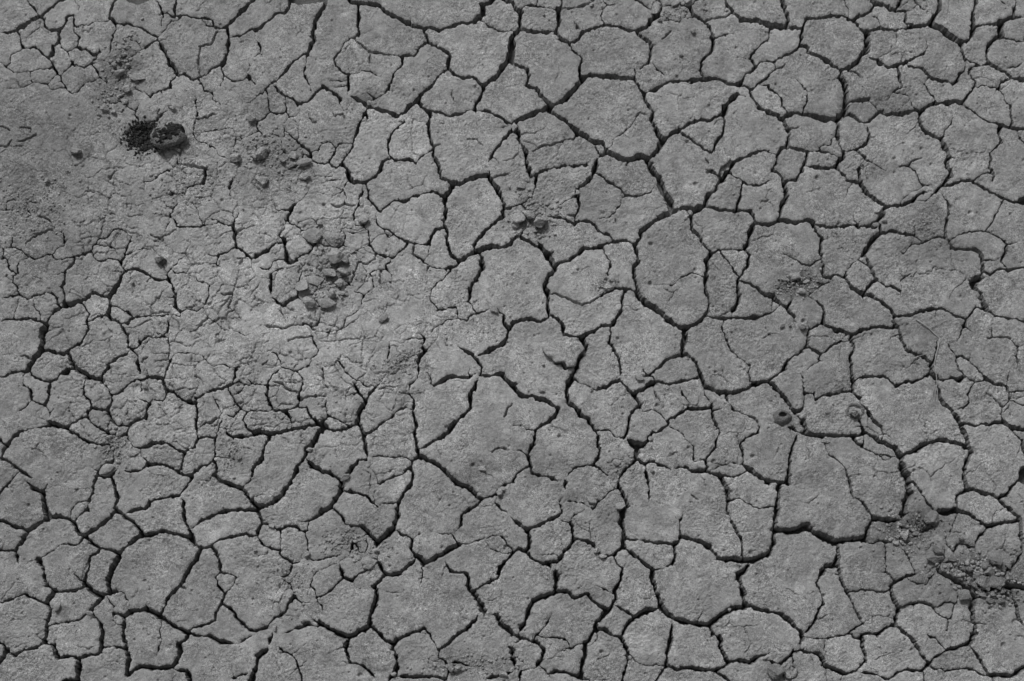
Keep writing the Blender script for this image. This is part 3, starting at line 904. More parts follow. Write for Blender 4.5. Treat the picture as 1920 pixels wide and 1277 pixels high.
9: 460,650 430,590 405,550
6: 405,550 440,480 520,430 580,400
10: 460,660 500,740
6: 410,560 380,650
14: 700,320 730,250 745,235
8: 745,240 770,310 820,310 835,260 820,220
14: 780,210 830,185
6: 630,380 700,350
9: 1230,420 1250,490 1235,575
36: 1800,780 1840,850 1916,920
18: 1780,770 1800,780
44: 1890,1010 1925,1060
12: 1370,1100 1430,1140 1450,1220 1420,1270
14: 1460,1135 1540,1145 1610,1180
26: 1720,1270 1780,1240 1840,1235
18: 1840,1235 1925,1205
7: 1700,655 1760,680 1810,650
12: 400,800 460,830
T 960 0
26: -60,-10 0,10 25,60 65,90 62,180 50,220 0,275
14: 72,60 110,42 185,42
8: 185,42 188,-10
5: 190,48 260,55 340,68
22: 372,-10 372,60
28: 355,70 350,140 340,200 330,240
26: 60,215 130,225 200,235 310,240
4: 380,68 440,72 510,45 570,25 615,-5
26: 330,240 350,280 410,315
20: 410,315 470,300 510,285 530,250
22: 530,250 600,215 680,195 760,190 830,200 900,225 960,225
5: 680,-10 705,30
8: 705,30 672,75 672,130 692,182
4: 700,30 780,40
28: 960,225 1000,205 1040,160 1080,110
32: 1040,150 1095,110
12: 930,-10 960,20 1020,50 1060,75 1090,95
6: 1100,100 1125,70 1110,30
16: 1080,-10 1115,10 1120,50
16: 1140,40 1210,35 1300,45 1330,50
22: 1330,50 1360,15 1400,-5 1450,-10
12: 1105,130 1150,152 1210,160 1265,155 1300,135 1355,125
18: 1335,55 1360,105 1400,140 1450,170 1490,215 1500,280
4: 1435,155 1500,140 1580,130 1640,100
22: 1500,280 1515,320 1500,375 1470,410
18: 1470,410 1410,470 1420,540 1440,595
24: 1600,-10 1620,40 1660,100 1710,140
34: 1710,140 1780,145 1840,150 1870,170 1925,175
7: 1510,290 1570,275 1620,255 1665,250
13: 1916,290 1860,330 1810,390 1780,430
5: 1735,430 1780,435
14: 1780,435 1830,485
9: 1830,490 1870,460 1920,450
20: 1830,490 1800,530 1760,545 1730,600 1710,630
22: 935,240 985,280 1035,310
24: 1035,310 1040,380 1020,470
12: 1020,475 990,500 960,515
24: 915,515 925,550 920,590
9: 1050,475 1085,515 1140,560 1155,580
32: 530,590 580,565 660,565 750,570 850,580 910,580
20: 410,320 460,370 520,440
26: 520,440 505,500 505,560 530,590
40: 530,590 500,640 440,690 390,750 310,795
24: 5,475 60,490 100,515 120,560 110,640 180,665
22: 180,665 230,730 290,790
32: 290,800 220,830 140,860 80,880 20,920
20: 290,790 285,840
30: 300,840 370,880 430,930 490,980
34: 490,980 540,1010 600,1050 670,1065
16: 490,975 480,1010
4: 490,1000 460,1040 350,1060 300,1085 220,1090 160,1130
18: 670,1065 710,1125
34: 710,1130 780,1165 860,1190 920,1185 960,1165 1020,1180
32: 1020,1190 1080,1130 1110,1080 1140,1050
10: 610,1075 640,1130 660,1160
36: 640,1180 620,1270
20: 660,1160 700,1145
24: 0,470 10,400 10,330 0,290
26: 920,590 960,660 985,700 1000,750 1050,840
26: 1050,840 1045,900 1080,970 1110,1020 1145,1050
22: 990,690 1060,670 1110,650 1160,620
24: 1160,620 1220,610 1320,605 1440,600
30: 1450,595 1530,590 1600,620 1690,635
20: 1690,635 1740,645 1810,680
28: 1145,1045 1190,1000 1240,970
20: 1240,970 1290,940 1380,900 1440,890 1490,905 1520,875 1575,860
40: 1575,860 1590,810 1630,760 1680,720
8: 1680,715 1750,725
14: 1810,680 1830,640 1880,600 1925,570
5: 1850,635 1920,645
16: 1780,680 1790,720 1830,790
26: 1830,790 1870,820 1925,855
18: 1585,870 1590,930 1580,990 1540,1040
20: 1540,1040 1515,1090 1505,1140
16: 1260,975 1330,1030 1400,1085 1500,1140
4: 960,845 930,870 
8: 940,860 890,930 830,1000
6: 830,1000 790,1020 750,1080 710,1115
4: 960,845 1010,860
28: 1925,1120 1860,1130 1780,1160 1700,1190 1650,1230 1620,1290
3: 1120,290 1160,260 1195,240
24: 30,930 55,1000 45,1040 80,1090 110,1140
24: 110,1140 110,1200 125,1285
16: 600,1240 530,1230 460,1240 380,1235 320,1260 240,1275
16: 0,970 35,1000
40: 1010,1190 1040,1240 1065,1290
4: 470,160 510,230
4: 870,1210 860,1240
4: 1480,1277 1520,1250 1560,1245
T 960 320
20: 125,-10 145,45
22: 270,0 210,15 180,35 
20: 180,35 175,125
7: 150,45 90,75
5: 180,125 130,205 75,240
9: -5,280 75,242
12: 75,255 110,300 165,345 220,355
26: 610,-10 590,50 540,100 490,130
20: 490,130 485,190
15: 490,190 500,270 480,340 465,375
8: 480,205 430,215 380,250 330,290
14: 240,340 300,345 360,355 410,380
20: 410,380 470,400
22: 470,395 500,380 560,378 620,400 650,450
22: 650,450 680,465 730,475 760,520
4: 410,345 460,345
14: 630,10 690,55 760,100 810,130 840,180
14: 840,180 900,185 960,185 1010,165 1085,110
6: 820,185 810,250 770,300 715,345 650,355 630,380
40: 1050,-10 1100,60 1130,140 1180,220 1200,290
36: 1200,300 1140,330 1080,370 1020,410 970,455
28: 970,455 965,500 910,550
26: 905,550 860,520 790,525
28: 790,530 720,545 650,575 
18: 650,575 590,585 530,580
22: 530,580 490,625 430,660 350,690 325,720
38: 1200,300 1260,280 1320,275 1380,285
36: 1380,285 1400,260 1450,255
26: 1450,255 1455,200 1480,160 1520,150 1550,90 1590,40 1610,0
14: 1620,5 1660,40 1730,80 1780,110 1860,105 1925,70
8: 1450,10 1500,5 1580,40
16: 1725,95 1715,200
20: 1715,200 1690,235 1690,295
18: 1460,265 1520,280 1560,295 1610,285 1640,305 1690,305
22: 1690,300 1780,300 1805,340 
24: 1805,340 1820,390
22: 1820,390 1880,405 1925,405
14: 1300,310 1340,345
12: 1340,345 1380,310 1440,275
22: 1340,345 1350,430 1400,500 1440,560 1500,625
30: 1815,395 1780,460 1760,540 1740,575
8: 1740,580 1690,595 1620,585 1550,590
20: 1550,590 1490,630 
28: 1490,630 1450,680 1465,740 1450,820
14: 1555,600 1600,660 1640,710 1680,770 1700,790
20: 1745,585 1780,630 1760,700 1730,760 1700,810
22: 1700,810 1690,870 1705,920
30: 1705,920 1690,980 1655,1040 1650,1080
20: 1720,830 1790,845 1850,885 1925,935
24: 1440,830 1450,900 1475,970 1470,1050 
28: 1470,1050 1430,1110 1370,1150 1300,1175
22: 1470,1090 1540,1105 1620,1105 1740,1105 1830,1095 1925,1065
44: 940,925 1000,980 1060,1035 1120,1070
40: 1120,1070 1170,1120 1240,1170 1300,1180
20: 910,560 940,620 950,680
26: 950,680 910,730 920,800 
20: 920,800 935,860 940,920
20: 940,925 890,885 830,880 755,890
16: 680,575 700,630 735,680 725,780
8: 755,890 720,905 640,950
4: 640,950 590,985 530,1008 440,970 370,935 310,915 280,932
16: 845,895 825,960
20: 825,960 820,1020 790,1090 740,1170
26: 740,1170 670,1165 600,1210 540,1250
24: 540,1250 460,1240 380,1215 
20: 380,1215 380,1160
22: 380,1160 340,1110 280,1080
26: 280,1080 265,1020 270,940
36: 270,940 250,860 
36: 250,860 275,790 320,735
36: 325,720 270,640 240,600
16: 240,620 310,600
20: 240,610 220,550 190,530
22: 240,600 160,550 70,510
22: 70,500 40,495 -5,520
10: 60,490 100,440 130,420
26: 275,1105 210,1125 130,1115 60,1120 0,1160
16: 735,1180 745,1230 730,1285
36: 1290,1180 1300,1285
10: 1580,1120 1580,1190 1610,1280
5: 1070,860 1130,855 1200,862 1260,800 1350,762 1400,775 1440,800
8: 1420,790 1440,830
4: 780,390 770,350
T 960 640
34: 525,-10 555,65
30: 555,65 500,130 480,190
20: 480,190 460,240 
28: 455,260 425,320
34: -5,310 50,390 80,405
32: 80,405 160,410 250,445 345,495
30: 425,310 405,370 415,450
30: 415,450 460,480 510,550
26: 510,550 570,590 620,660
10: 620,660 700,665 750,680 780,715 840,720
22: 350,495 320,560 280,600
24: 280,600 230,625 175,670
24: 175,670 165,740 130,830
14: 130,830 120,870
5: 0,620 90,635 115,665 160,670
8: 20,815 80,820 120,850
18: 125,860 135,930
20: 135,940 160,985 210,1005
20: 210,1005 280,1015 370,1045
44: 395,1040 405,1110 
12: 130,930 60,975 0,1045
14: 410,1005 470,940 540,935 610,925
22: 610,925 640,870 655,820 640,740 650,710
14: 650,710 625,670
14: 630,930 680,985 720,1010
16: 980,190 990,225 1020,255
22: 1035,245 1100,195 1160,140 1220,110 1290,100
16: 730,-10 770,60
5: 770,65 730,100
20: 770,70 805,150 815,260
9: 465,270 520,315 590,350 640,360
26: 640,360 710,340 760,305 810,290
22: 810,290 860,350 910,395
32: 910,395 960,365 1040,325 1080,300
20: 1080,300 1180,318 1240,300 1320,285 1410,265
10: 1020,260 1060,275 1075,305
36: 1290,-10 1280,50 1280,95
24: 1300,90 1350,130 1395,190 1420,260 1440,320
22: 1440,320 1490,350 1560,380 1620,380
22: 1620,380 1700,370 1785,335
24: 1790,335 1860,310 1925,290
20: 905,400 960,470
24: 960,480 900,520 880,580 
18: 880,580 870,660 835,720
6: 960,515 1000,525 1060,512 1110,540 1150,590
18: 1160,595 1220,570 1270,530 1315,490
16: 1165,595 1175,625
22: 1175,625 1110,660 1060,680 1030,720
40: 860,735 920,770 980,780 
26: 980,780 1030,735
22: 1320,490 1400,505 1500,495
6: 1250,330 1270,390 1330,450 1320,490
4: 1060,350 1080,400 1105,450
9: 1440,330 1450,400 1500,465
20: 1500,460 1505,540 1520,600 1555,690
9: 1510,520 1560,510 1610,495
16: 1615,385 1620,450
8: 1620,450 1660,500 1720,530 1770,560
4: 1770,560 1830,590 1860,640
14: 1860,645 1840,690 1770,710 1720,750
18: 1720,760 1740,870 1730,910
14: 1550,695 1530,740 1525,790 1450,890
5: 1360,890 1450,890
20: 1450,890 1455,960
8: 1185,640 1240,665 1280,700 1310,745 1355,800 1360,880
42: 940,790 925,860
22: 925,870 990,915
18: 990,920 1060,905 1110,930 1190,955
20: 1220,945 1290,935 1330,965 1380,975
28: 1380,975 1450,960
24: 1450,960 1510,985 1570,1015
10: 1490,960 1560,930 1640,905 1720,915
14: 1570,1010 1660,1010 1720,990 1770,965
28: 1730,915 1800,970 1860,1020 1925,1055
28: 1560,1010 1600,1090 1620,1160 1610,1290
7: 1620,1190 1700,1175 1780,1210 1840,1240 1925,1250
13: 1000,930 1010,1030 1030,1110 1030,1200
18: 920,880 910,910 860,945 820,990 800,1060 
20: 800,1060 795,1095
10: 795,1095 740,1120 690,1170 650,1200 600,1250 
30: 810,1090 845,1180 860,1220
26: 860,1220 820,1285
9: 600,1250 540,1215 510,1200 410,1200
9: 365,1180 350,1200 370,1285
5: 740,920 760,890 840,890
5: 650,1195 600,1200
18: 310,170 370,165 400,210 450,185
10: 1615,-10 1640,60 1700,120 1780,180 1770,230 1785,300
6: 1785,300 1840,305
3: 1350,1150 1385,1200
14: 455,250 480,190
T 960 957
26: -10,55 60,110 110,160
26: 110,160 130,230 110,290
22: 120,145 200,115 280,70 375,20
10: 375,20 375,-10
10: 360,70 430,85 
9: 430,85 470,35 545,0
22: 435,90 450,150 450,220
9: 580,80 578,140 585,205
24: -5,320 60,295 100,300
24: 100,300 150,360 210,390 280,395
26: 280,395 350,375 390,310 450,240
24: 450,240 490,210 550,225 610,260
14: 610,260 650,320 700,350
22: 700,350 760,335 800,290 825,265
36: 825,-10 820,100 840,190
30: 835,190 835,270
14: 845,205 900,220 980,220
18: 980,220 1060,240 1130,245 1210,258
14: 760,360 780,400 820,430
6: 820,430 845,405
22: 820,430 820,510 770,600
26: 770,600 775,660 740,720
34: 290,410 295,440
42: 330,450 330,540 325,615
36: 310,615 230,640 160,680
26: 160,680 120,750 90,840 50,910
26: 325,610 400,615 480,655
22: 480,655 560,630 620,690 700,740
26: 740,720 680,790 630,840 
24: 630,840 620,900 570,970 
10: 570,970 500,1005 440,1040 
6: 440,1040 380,1050 320,1085
10: 190,940 260,955 320,950 410,970 435,1040
9: 160,965 220,890 270,830 290,765
34: -10,910 50,940
26: 50,940 130,965 190,990 
26: 190,990 240,1050 225,1110 190,1150
14: 60,960 0,1010
38: -5,1050 20,1170
30: 545,985 545,1100 510,1240
22: 270,1220 340,1205 420,1220 500,1240
9: 190,1155 250,1195 290,1250
7: 75,1195 180,1170
18: 70,1195 50,1285
9: 830,265 880,310
24: 880,310 950,370 1050,440
26: 1050,440 1050,530 1090,620 1120,720
14: 1060,440 1140,435 1200,400
20: 1200,400 1220,340 1215,280
28: 1215,265 1245,235 1260,190
12: 1265,180 1250,90 1280,15
28: 1260,190 1340,220 1420,245 1490,280 
20: 1490,280 1540,355
36: 1540,365 1650,365 1740,380
24: 1610,-10 1650,100 1710,200 1725,300 1720,370
40: 1740,380 1830,360 1925,310
34: 1780,410 1700,490
46: 1700,500 1720,580 1740,680
34: 1740,700 1750,715
34: 1750,715 1640,740 1560,790 1490,850
24: 1750,700 1840,740 1925,765
36: 1120,720 1180,790 1260,830
36: 1260,835 1370,850 1480,860
6: 640,565 700,595 750,625
26: 780,705 840,750 915,800
36: 915,800 990,760 1100,735
24: 910,815 850,870 815,950
26: 650,890 710,900 760,935 815,950
5: 650,900 640,970 580,1010
26: 815,950 860,1050 870,1120
11: 870,1120 850,1190 825,1285
6: 880,1080 940,1140 1010,1165 1150,1160
26: 1190,850 1190,950 1170,1050 1150,1150
18: 1150,1160 1080,1285
26: 1150,1150 1220,1185 1310,1180 1430,1195 1530,1200
22: 1530,1200 1620,1150 
28: 1620,1150 1570,1050 1545,950
14: 1545,950 1500,930 
26: 1500,930 1485,870
20: 1620,1150 1690,1120 
26: 1690,1120 1780,1140 1850,1090 1925,1060
22: 1530,1200 1580,1240 1630,1290
26: 500,1250 580,1275
5: 40,1100 110,1155
T 1440 0
26: 105,-10 130,80 150,140 150,205
38: -10,180 70,185 150,200
22: 150,205 220,210 260,215
6: 0,225 60,212 150,212
16: 10,235 0,300
20: 260,215 290,140
20: 290,140 380,130 490,115 580,125 645,150
5: 580,-10 600,50 610,125
24: 645,150 690,110 760,85 800,40
20: 780,-10 810,20
26: 800,30 870,35 930,65 950,75
20: 950,75 980,30 1000,-10
20: 950,75 1030,80
18: 1030,80 1040,130 1030,165
10: 1030,170 1080,190
7: 1035,80 1080,75 1120,40
10: 1095,-10 1150,65 1230,100 1270,105
26: 1280,-10 1280,60 1240,150 1215,180
22: 1215,180 1110,200 1050,215 960,225 890,220 840,212
24: 840,212 760,225 730,235
12: 790,105 820,150 845,205
14: 645,150 680,200 730,235
42: 740,235 745,300 740,370 710,410
34: 710,410 660,470 600,510 550,525
22: 260,220 250,290 240,345
22: 240,350 290,355 310,390
26: 310,390 380,420 440,455 500,495 550,530
17: 240,345 180,390 110,430 30,460 -5,450
8: 30,460 60,515 0,560
4: 60,515 105,505 125,480
4: 970,240 975,315
44: 1220,190 1280,210 1340,245 1400,290 1450,320
24: 1450,320 1500,290 1530,240 1530,110 1560,30 1560,-10
20: 1530,205 1600,192 1700,185 1740,170
24: 1740,170 1790,140 1840,125 1916,125
20: 1840,125 1840,70 1860,30 1865,-10
9: 1835,60 1790,40 1745,10 1740,-10
34: 1740,180 1745,230 1755,270
16: 1755,275 1820,290 1916,310
26: 1755,270 1700,290 1655,330 1640,400 1650,470
5: 1540,265 1555,300
30: 1650,470 1700,500 1760,540 1830,580 1925,600
12: 1790,515 1870,490 1920,460
14: 1650,480 1580,490 1520,520 1510,555 1555,605 1545,645
9: 1490,430 1530,460 1580,490
14: 1450,330 1470,400 1480,450 1470,530 1430,545
22: 1430,545 1425,600 1380,625
24: 1380,625 1310,600 1210,575 1160,520 
14: 1160,520 1100,505 1040,485
22: 1545,650 1500,700 1460,770
9: 1550,655 1610,645 1720,665 1760,710 1790,770 1820,800
16: 1820,800 1810,850 1825,900 1825,960
14: 1730,650 1740,620 1820,590
26: 1460,770 1400,765 1330,770 1260,775 1200,795 1150,830
12: 1460,775 1510,820 1560,865 1640,900 1740,935 1830,965 
18: 1830,965 1925,965
8: 1870,970 1890,1030 1925,1080
22: 1735,940 1730,1000 1750,1060
14: 1750,1060 1700,1110 1665,1140
20: 1665,1140 1670,1180 1655,1230 1670,1290
34: 550,530 545,580 580,640
40: 580,640 585,720 580,790 570,850
20: 740,430 820,445 870,490 905,505
22: 905,505 970,490
18: 970,490 1040,465 1100,440 1160,405 
7: 1160,405 1190,350 1185,295
22: 970,495 985,560 995,640
10: 995,645 940,690 910,735
8: 955,695 1040,705 1070,750 1085,790 1150,825
7: 1200,575 1175,620 1210,690 1260,765
4: 600,530 660,550 710,580
24: 600,765 700,755 760,740
6: 760,740 830,830
26: 570,850 640,870 700,910 740,915
22: 740,915 790,880 850,840
30: 850,840 910,855 1000,860 1080,830 1150,830
22: 1150,830 1130,870 1150,960
18: 1150,960 1170,995 1240,1015 1295,1040
26: 1295,1040 1330,1110 1350,1170
30: 1350,1170 1340,1220 1365,1290
5: 1360,1165 1410,1200 1475,1200
7: 1305,1035 1325,985 1370,930 1380,870
26: 740,950 750,1000 745,1050 710,1095
12: 710,1095 650,1115
14: 650,1115 580,1140
16: 650,1120 700,1160 740,1200
8: 740,1200 800,1235 880,1280
7: 700,1195 680,1275
28: 525,850 525,960 520,1050 
8: 520,1050 560,1135
24: 560,1140 560,1180 510,1225 500,1270
22: 570,850 525,875
36: 520,895 440,890 370,870 270,850
30: 270,850 190,850 120,885
16: 0,655 60,700 105,740 115,800 150,855
9: 200,590 250,640 290,680 290,750 260,845
30: 0,845 60,870 120,905
30: 120,890 125,940 160,1000 150,1100
26: 150,1105 110,1105 70,1165
12: 70,1165 0,1140
16: 70,1165 50,1230 30,1280
20: 160,1105 210,1110 270,1130
14: 270,1130 290,1135 330,1135 440,1140 480,1160 535,1190
20: 295,1135 290,1190 240,1270
24: 290,1240 370,1260 440,1260 510,1245
9: 395,1130 390,1105 470,1080 475,1040 520,1000
4: 160,970 230,950
3: 985,1250 1060,1245 1080,1210 1150,1180
5: 1060,1245 1085,1275
4: 410,460 445,475
4: 765,1030 800,1025
T 1440 320
18: 30,-10 90,30 120,75
16: 0,30 30,0
24: 120,75 210,65 235,20 255,-10
28: 115,85 135,180 105,250 95,320 75,370
22: 75,370 40,390 -10,410
24: 75,365 130,380 220,390 290,370 350,390
9: 350,390 400,410
20: 400,410 480,415 580,415 640,405 700,420 825,415
26: 330,390 360,460 400,500 
30: 400,500 395,570 400,640
8: 395,515 460,505
26: 400,640 410,720 415,790
22: 415,790 460,795 520,780 575,805
30: 575,805 620,860 680,910 735,925
22: 735,925 810,960 880,1005 920,1040
28: 920,1040 945,1085
24: 945,1085 940,1140 970,1170 
20: 970,1170 1000,1285
20: 945,1085 1050,1080 1130,1055 1210,1040 1310,1040
14: 1310,1040 1370,1065 1430,1090 1490,1115
24: 950,1170 880,1175 820,1165 760,1185 690,1200 620,1235
26: 620,1240 560,1205 490,1195 410,1140
18: 410,1140 340,1170 300,1185
20: 300,1160 300,1285
22: 410,1140 425,1080 410,1030 370,980
8: 370,980 320,960 275,935
8: 620,1240 630,1280
5: 575,1240 545,1280
24: -10,925 45,930
26: 45,940 90,990 140,1030
9: 140,1030 180,965
22: 140,1030 180,1090 210,1145
8: 85,1005 40,1050 -10,1075
6: 20,1050 40,960
18: 520,-10 560,30 610,80
22: 610,80 690,88
8: 635,105 600,125 595,180
18: 670,-10 690,80
32: 690,80 720,150 790,200 860,250 890,270
24: 890,265 950,255 1030,250 1090,220 1140,170 1210,155
6: 1000,230 1060,170 1160,120 1230,105
9: 1100,-10 1120,50 1165,115
24: 1370,-10 1360,40 1300,100 1260,155
6: 1260,155 1190,215 1120,230 
18: 1310,105 1370,110 1450,85 1530,80 
10: 1530,80 1600,20 1680,15 
18: 1680,-10 1695,80
16: 1530,80 1600,120 1680,165 1770,215 1860,240
16: 1860,240 1925,200
12: 1860,240 1925,265
12: 1765,220 1720,300 1690,370 1630,450
24: 880,280 865,330 820,375
14: 820,375 845,400
18: 845,400 845,460
4: 820,375 770,405 735,410
6: 645,325 650,370 685,410
30: 845,460 800,500 760,560 710,625
20: 850,460 920,450 1000,470 1100,485 
16: 1100,485 1160,535
5: 1100,420 1105,480
20: 1160,535 1210,510 1280,490
24: 1280,490 1350,520 1380,580
18: 1380,580 1450,590 1540,580 
24: 1540,580 1600,620 1605,680 1605,740
24: 1605,740 1600,790
44: 1600,790 1550,820 1545,860
24: 1545,860 1590,910 1610,970 1635,1040
12: 1365,520 1430,485 1510,460 1580,440 1640,455 1710,485 1780,545
6: 1780,545 1900,525
18: 1780,545 1780,620 1740,665
5: 1740,665 1620,675
11: 1740,680 1800,740
20: 1800,750 1860,725 1925,720
14: 1800,745 1740,740 1670,770 
12: 1605,735 1660,770 1655,810
16: 1310,170 1340,230 1360,300 1345,360
20: 1345,360 1330,430 1325,500
10: 1160,535 1110,550 1060,565 1010,615
10: 710,630 640,680 600,730 580,795
10: 680,665 740,710
24: 740,630 760,700 800,790 820,810
22: 820,815 780,830 740,890 735,915
12: 820,820 880,860 950,880 1000,900
5: 1000,910 990,850
4: 985,825 1075,770
4: 1000,900 1005,950
14: 700,920 720,970
12: 1640,1040 1560,1030 1520,1070 1495,1110
14: 1640,1040 1700,1080 1780,1095 1850,1110 1925,1135
16: 1490,1125 1450,1190 1425,1270
5: 1480,1165 1525,1200
10: 1670,1165 1690,1240
4: 1640,1260 1720,1240 1800,1240 1820,1275
16: 260,705 320,700 380,670
8: 260,705 200,660 100,620
8: 330,910 400,850 480,825
8: 330,910 300,930
9: 900,1275 930,1240 985,1235
4: 1000,610 1010,600
T 1440 640
24: 300,-10 285,40
14: 285,40 230,95 150,140
22: 150,140 120,210 
16: 120,210 70,250 0,290
20: 295,30 350,65 400,95
14: 400,95 450,65 490,20 540,0
10: 400,95 380,130 405,150
5: 380,150 320,190 290,220
28: 620,-10 640,40
24: 640,40 615,120 625,220 635,310
30: 635,310 630,370
22: 630,370 660,400 690,420
8: 690,420 700,470 740,510
22: 740,510 790,590 850,640 870,690
8: 870,690 850,740
20: 645,300 700,270 780,260 850,265 
16: 850,265 910,290 950,330
22: 960,325 1050,305 1130,290 1190,260 1220,215
28: 1220,215 1225,160
22: 1225,160 1170,120 1100,100
24: 1100,100 1040,70 990,-10
18: 1240,170 1260,80 1270,-10
28: 1220,230 1260,270
18: 1260,270 1310,290 1380,275 1430,290 1490,265
10: 1490,265 1430,210 1410,120 1340,10
10: 1490,265 1540,300 1550,310
10: 1550,310 1590,300 1640,285
16: 1425,110 1490,130 1550,190 1600,240 1640,285
20: 1640,285 1700,310 1790,330
7: 1790,330 1800,280 1820,220
7: 1510,130 1520,85
20: 1790,330 1795,370
12: 1795,375 1925,375
9: 1800,380 1815,430 1760,490 1745,540 1760,595
4: 1640,390 1690,420 1750,490
6: 1820,435 1925,480
12: 1545,310 1500,400
10: 1500,400 1510,460 1470,490 1400,500
24: 1265,300 1290,420 
30: 1290,420 1330,470 1390,520 1420,580
30: 1420,580 1450,650 1490,740 1520,820
20: 1450,620 1560,625 1650,615 1760,600
24: 1760,600 1820,630 1925,665
14: 1815,640 1850,690 1900,740 
26: 1900,740 1925,840
30: 1520,820 1485,900
34: 1485,900 1460,1000 1490,1090
34: 1490,790 1420,770 1340,745 1270,735 
32: 1270,735 1180,765 1110,810 1000,865
34: 990,860 960,800 910,775
22: 910,775 840,740 770,700
6: 770,700 720,650 690,600
10: 680,590 700,640 700,695
8: 700,695 770,700
30: 290,685 370,705 430,695
26: 430,695 500,710 600,705
18: 600,705 700,700
14: 620,710 680,770 740,810 830,840
8: 830,840 940,860
5: 940,860 885,890 850,860
8: 715,710 705,770
5: 940,860 980,870
44: 990,890 1010,950 1040,1030
36: 1040,1040 1060,1140 
44: 1060,1140 1030,1200 1025,1290
14: 1050,1040 1100,1070 1150,1130 1200,1210 1250,1270
36: 1490,1095 1500,1110
16: 1490,1105 1420,1160 1410,1260
18: 1410,1250 1280,1275
28: 1500,1100 1560,1115 1620,1140 1680,1140 1720,1175
26: 1720,1175 1790,1150 1830,1080 1890,1030 1925,940
18: 1720,1175 1770,1230 1850,1290
6: 1890,1040 1925,1070
22: 10,290 60,350 130,420 200,535
12: 200,535 260,590
28: 260,590 280,680
22: 205,535 265,485
14: 265,485 270,420 265,350
6: 265,350 255,280 240,240
16: 270,390 340,380
6: 340,380 350,430
18: 350,430 430,405 510,385 620,370
16: 190,650 230,680 290,690
6: 190,640 150,650 170,660 185,720
24: 215,700 200,760 165,840
30: 165,840 155,930 150,1000 150,1060
20: 150,1055 90,1060
24: 90,1055 50,1045 -10,1050
34: 90,1060 80,1160 60,1280
7: 0,1245 50,1240
8: 425,730 430,800 460,850 520,885 570,950
13: 570,950 610,1040 630,1120 640,1170
12: 640,1170 710,1200 750,1285
10: -5,650 60,635 
14: 1870,30 1870,200
8: 1820,-10 1870,30 1916,20
7: 1740,1270 1790,1245
T 1440 957
30: 60,-10 50,150 
40: 50,150 35,250 0,330
44: 60,145 180,155 290,125
46: 290,125 360,170 440,210 500,235
46: 500,235 600,220 740,205
14: 740,-10 780,50
30: 790,65 880,75 980,70
34: 1000,75 1030,-10
28: 790,65 755,110 740,200
12: 740,205 700,238 790,240
14: 790,240 850,225 900,240
8: 900,240 1080,240
6: 1000,100 1000,230
12: 1000,125 1060,155 1100,180
16: 1110,160 1190,150 1260,120
34: 1270,0 1330,25 1410,5
24: 1410,5 1500,25 1560,70 1640,125
10: 1425,30 1370,130 1350,200
12: 1325,215 1340,260 1385,310 1390,370 1310,400
16: 1385,300 1440,250 1500,265 
18: 1500,285 1550,250 1580,190 1640,140
24: 1640,125 1700,100 1780,90 1870,75
24: 1810,-10 1880,60 
36: 1885,60 1900,180 1900,300 
26: 1905,320 1850,400 1790,450
10: 1790,450 1780,490
8: 1670,90 1680,40 1710,0
30: 520,260 525,330 515,405
16: 525,410 545,510 600,610
10: 600,610 640,690 670,760 710,840
5: 710,840 755,820
14: 710,845 650,890 600,920
14: 600,920 500,945 370,960 280,950
18: 600,920 650,950 690,955
34: 510,410 450,415 405,460
24: 405,460 370,540 
14: 370,540 400,610 415,700
24: 415,700 370,760 350,830 290,910
5: 440,460 530,480
26: -10,760 90,775 
34: 90,775 170,830 250,920
34: 255,930 260,970
24: 260,970 190,1060 150,1100 80,1155
22: -10,1110 70,1160
24: 230,1045 310,1065 380,1075 
28: 380,1075 420,1150 
26: 420,1150 500,1195 580,1225 650,1210
16: 650,1210 730,1130
20: 730,1120 710,1030 705,950
24: 690,930 750,920 820,930
22: 820,930 880,880 960,850
12: 600,605 660,600 720,590 820,610 910,595
28: 925,600 920,570 950,540
20: 950,540 1020,500 1100,475
10: 1100,475 1070,400 1040,330 1000,280
24: 925,600 960,690 990,720
28: 990,720 960,790 970,860
28: 970,860 1020,910 1080,960 1120,1010
22: 1120,1010 1140,1080 1210,1150
6: 1120,980 1155,970
14: 1000,720 1080,695 1160,690 1230,720 1260,765
7: 1260,765 1320,800 1370,820 1385,760 1410,700
7: 1250,725 1310,690 1360,680 1410,700 1415,640 1460,600
5: 1360,820 1330,910
9: 1040,520 1110,550 1180,560 1240,480
9: 875,240 880,340 875,460
4: 870,460 950,535
36: 1280,460 1350,500 1430,540 
28: 1430,540 1480,590 1550,650
34: 1550,660 1530,740 
24: 1530,740 1540,850 1550,930
38: 1540,930 1520,980 1480,1000
26: 1480,1000 1400,1030 1330,1050
16: 1330,1050 1260,1100 1210,1150
11: 1190,935 1260,970 1330,1045
22: 1500,1015 1570,1090 1620,1170 1650,1220
22: 1650,1220 1690,1235
34: 1690,1235 1830,1235 1925,1170
24: 1690,1235 1690,1290
13: 1650,1230 1600,1240 1540,1190 1450,1180 1330,1200
18: 1330,1200 1260,1190 1210,1155
20: 1210,1150 1150,1200 1060,1195
14: 1060,1195 970,1215 940,1250 880,1260
14: 880,1260 790,1225 680,1215
12: 570,1235 540,1280
5: 435,1180 430,1285
7: 180,1080 185,1160 230,1220
8: 80,1170 120,1210 120,1280
34: 1640,580 1750,580 1830,570 1925,580
20: 1830,570 1830,640 1860,730 1880,800 1920,860
20: 1460,590 1500,600 1580,650 1640,580
4: 430,970 420,1040 430,1060
8: 1160,1200 1170,1280
24: 1290,400 1275,450
6: 1430,440 1530,500
8: 720,1250 720,1250
"""
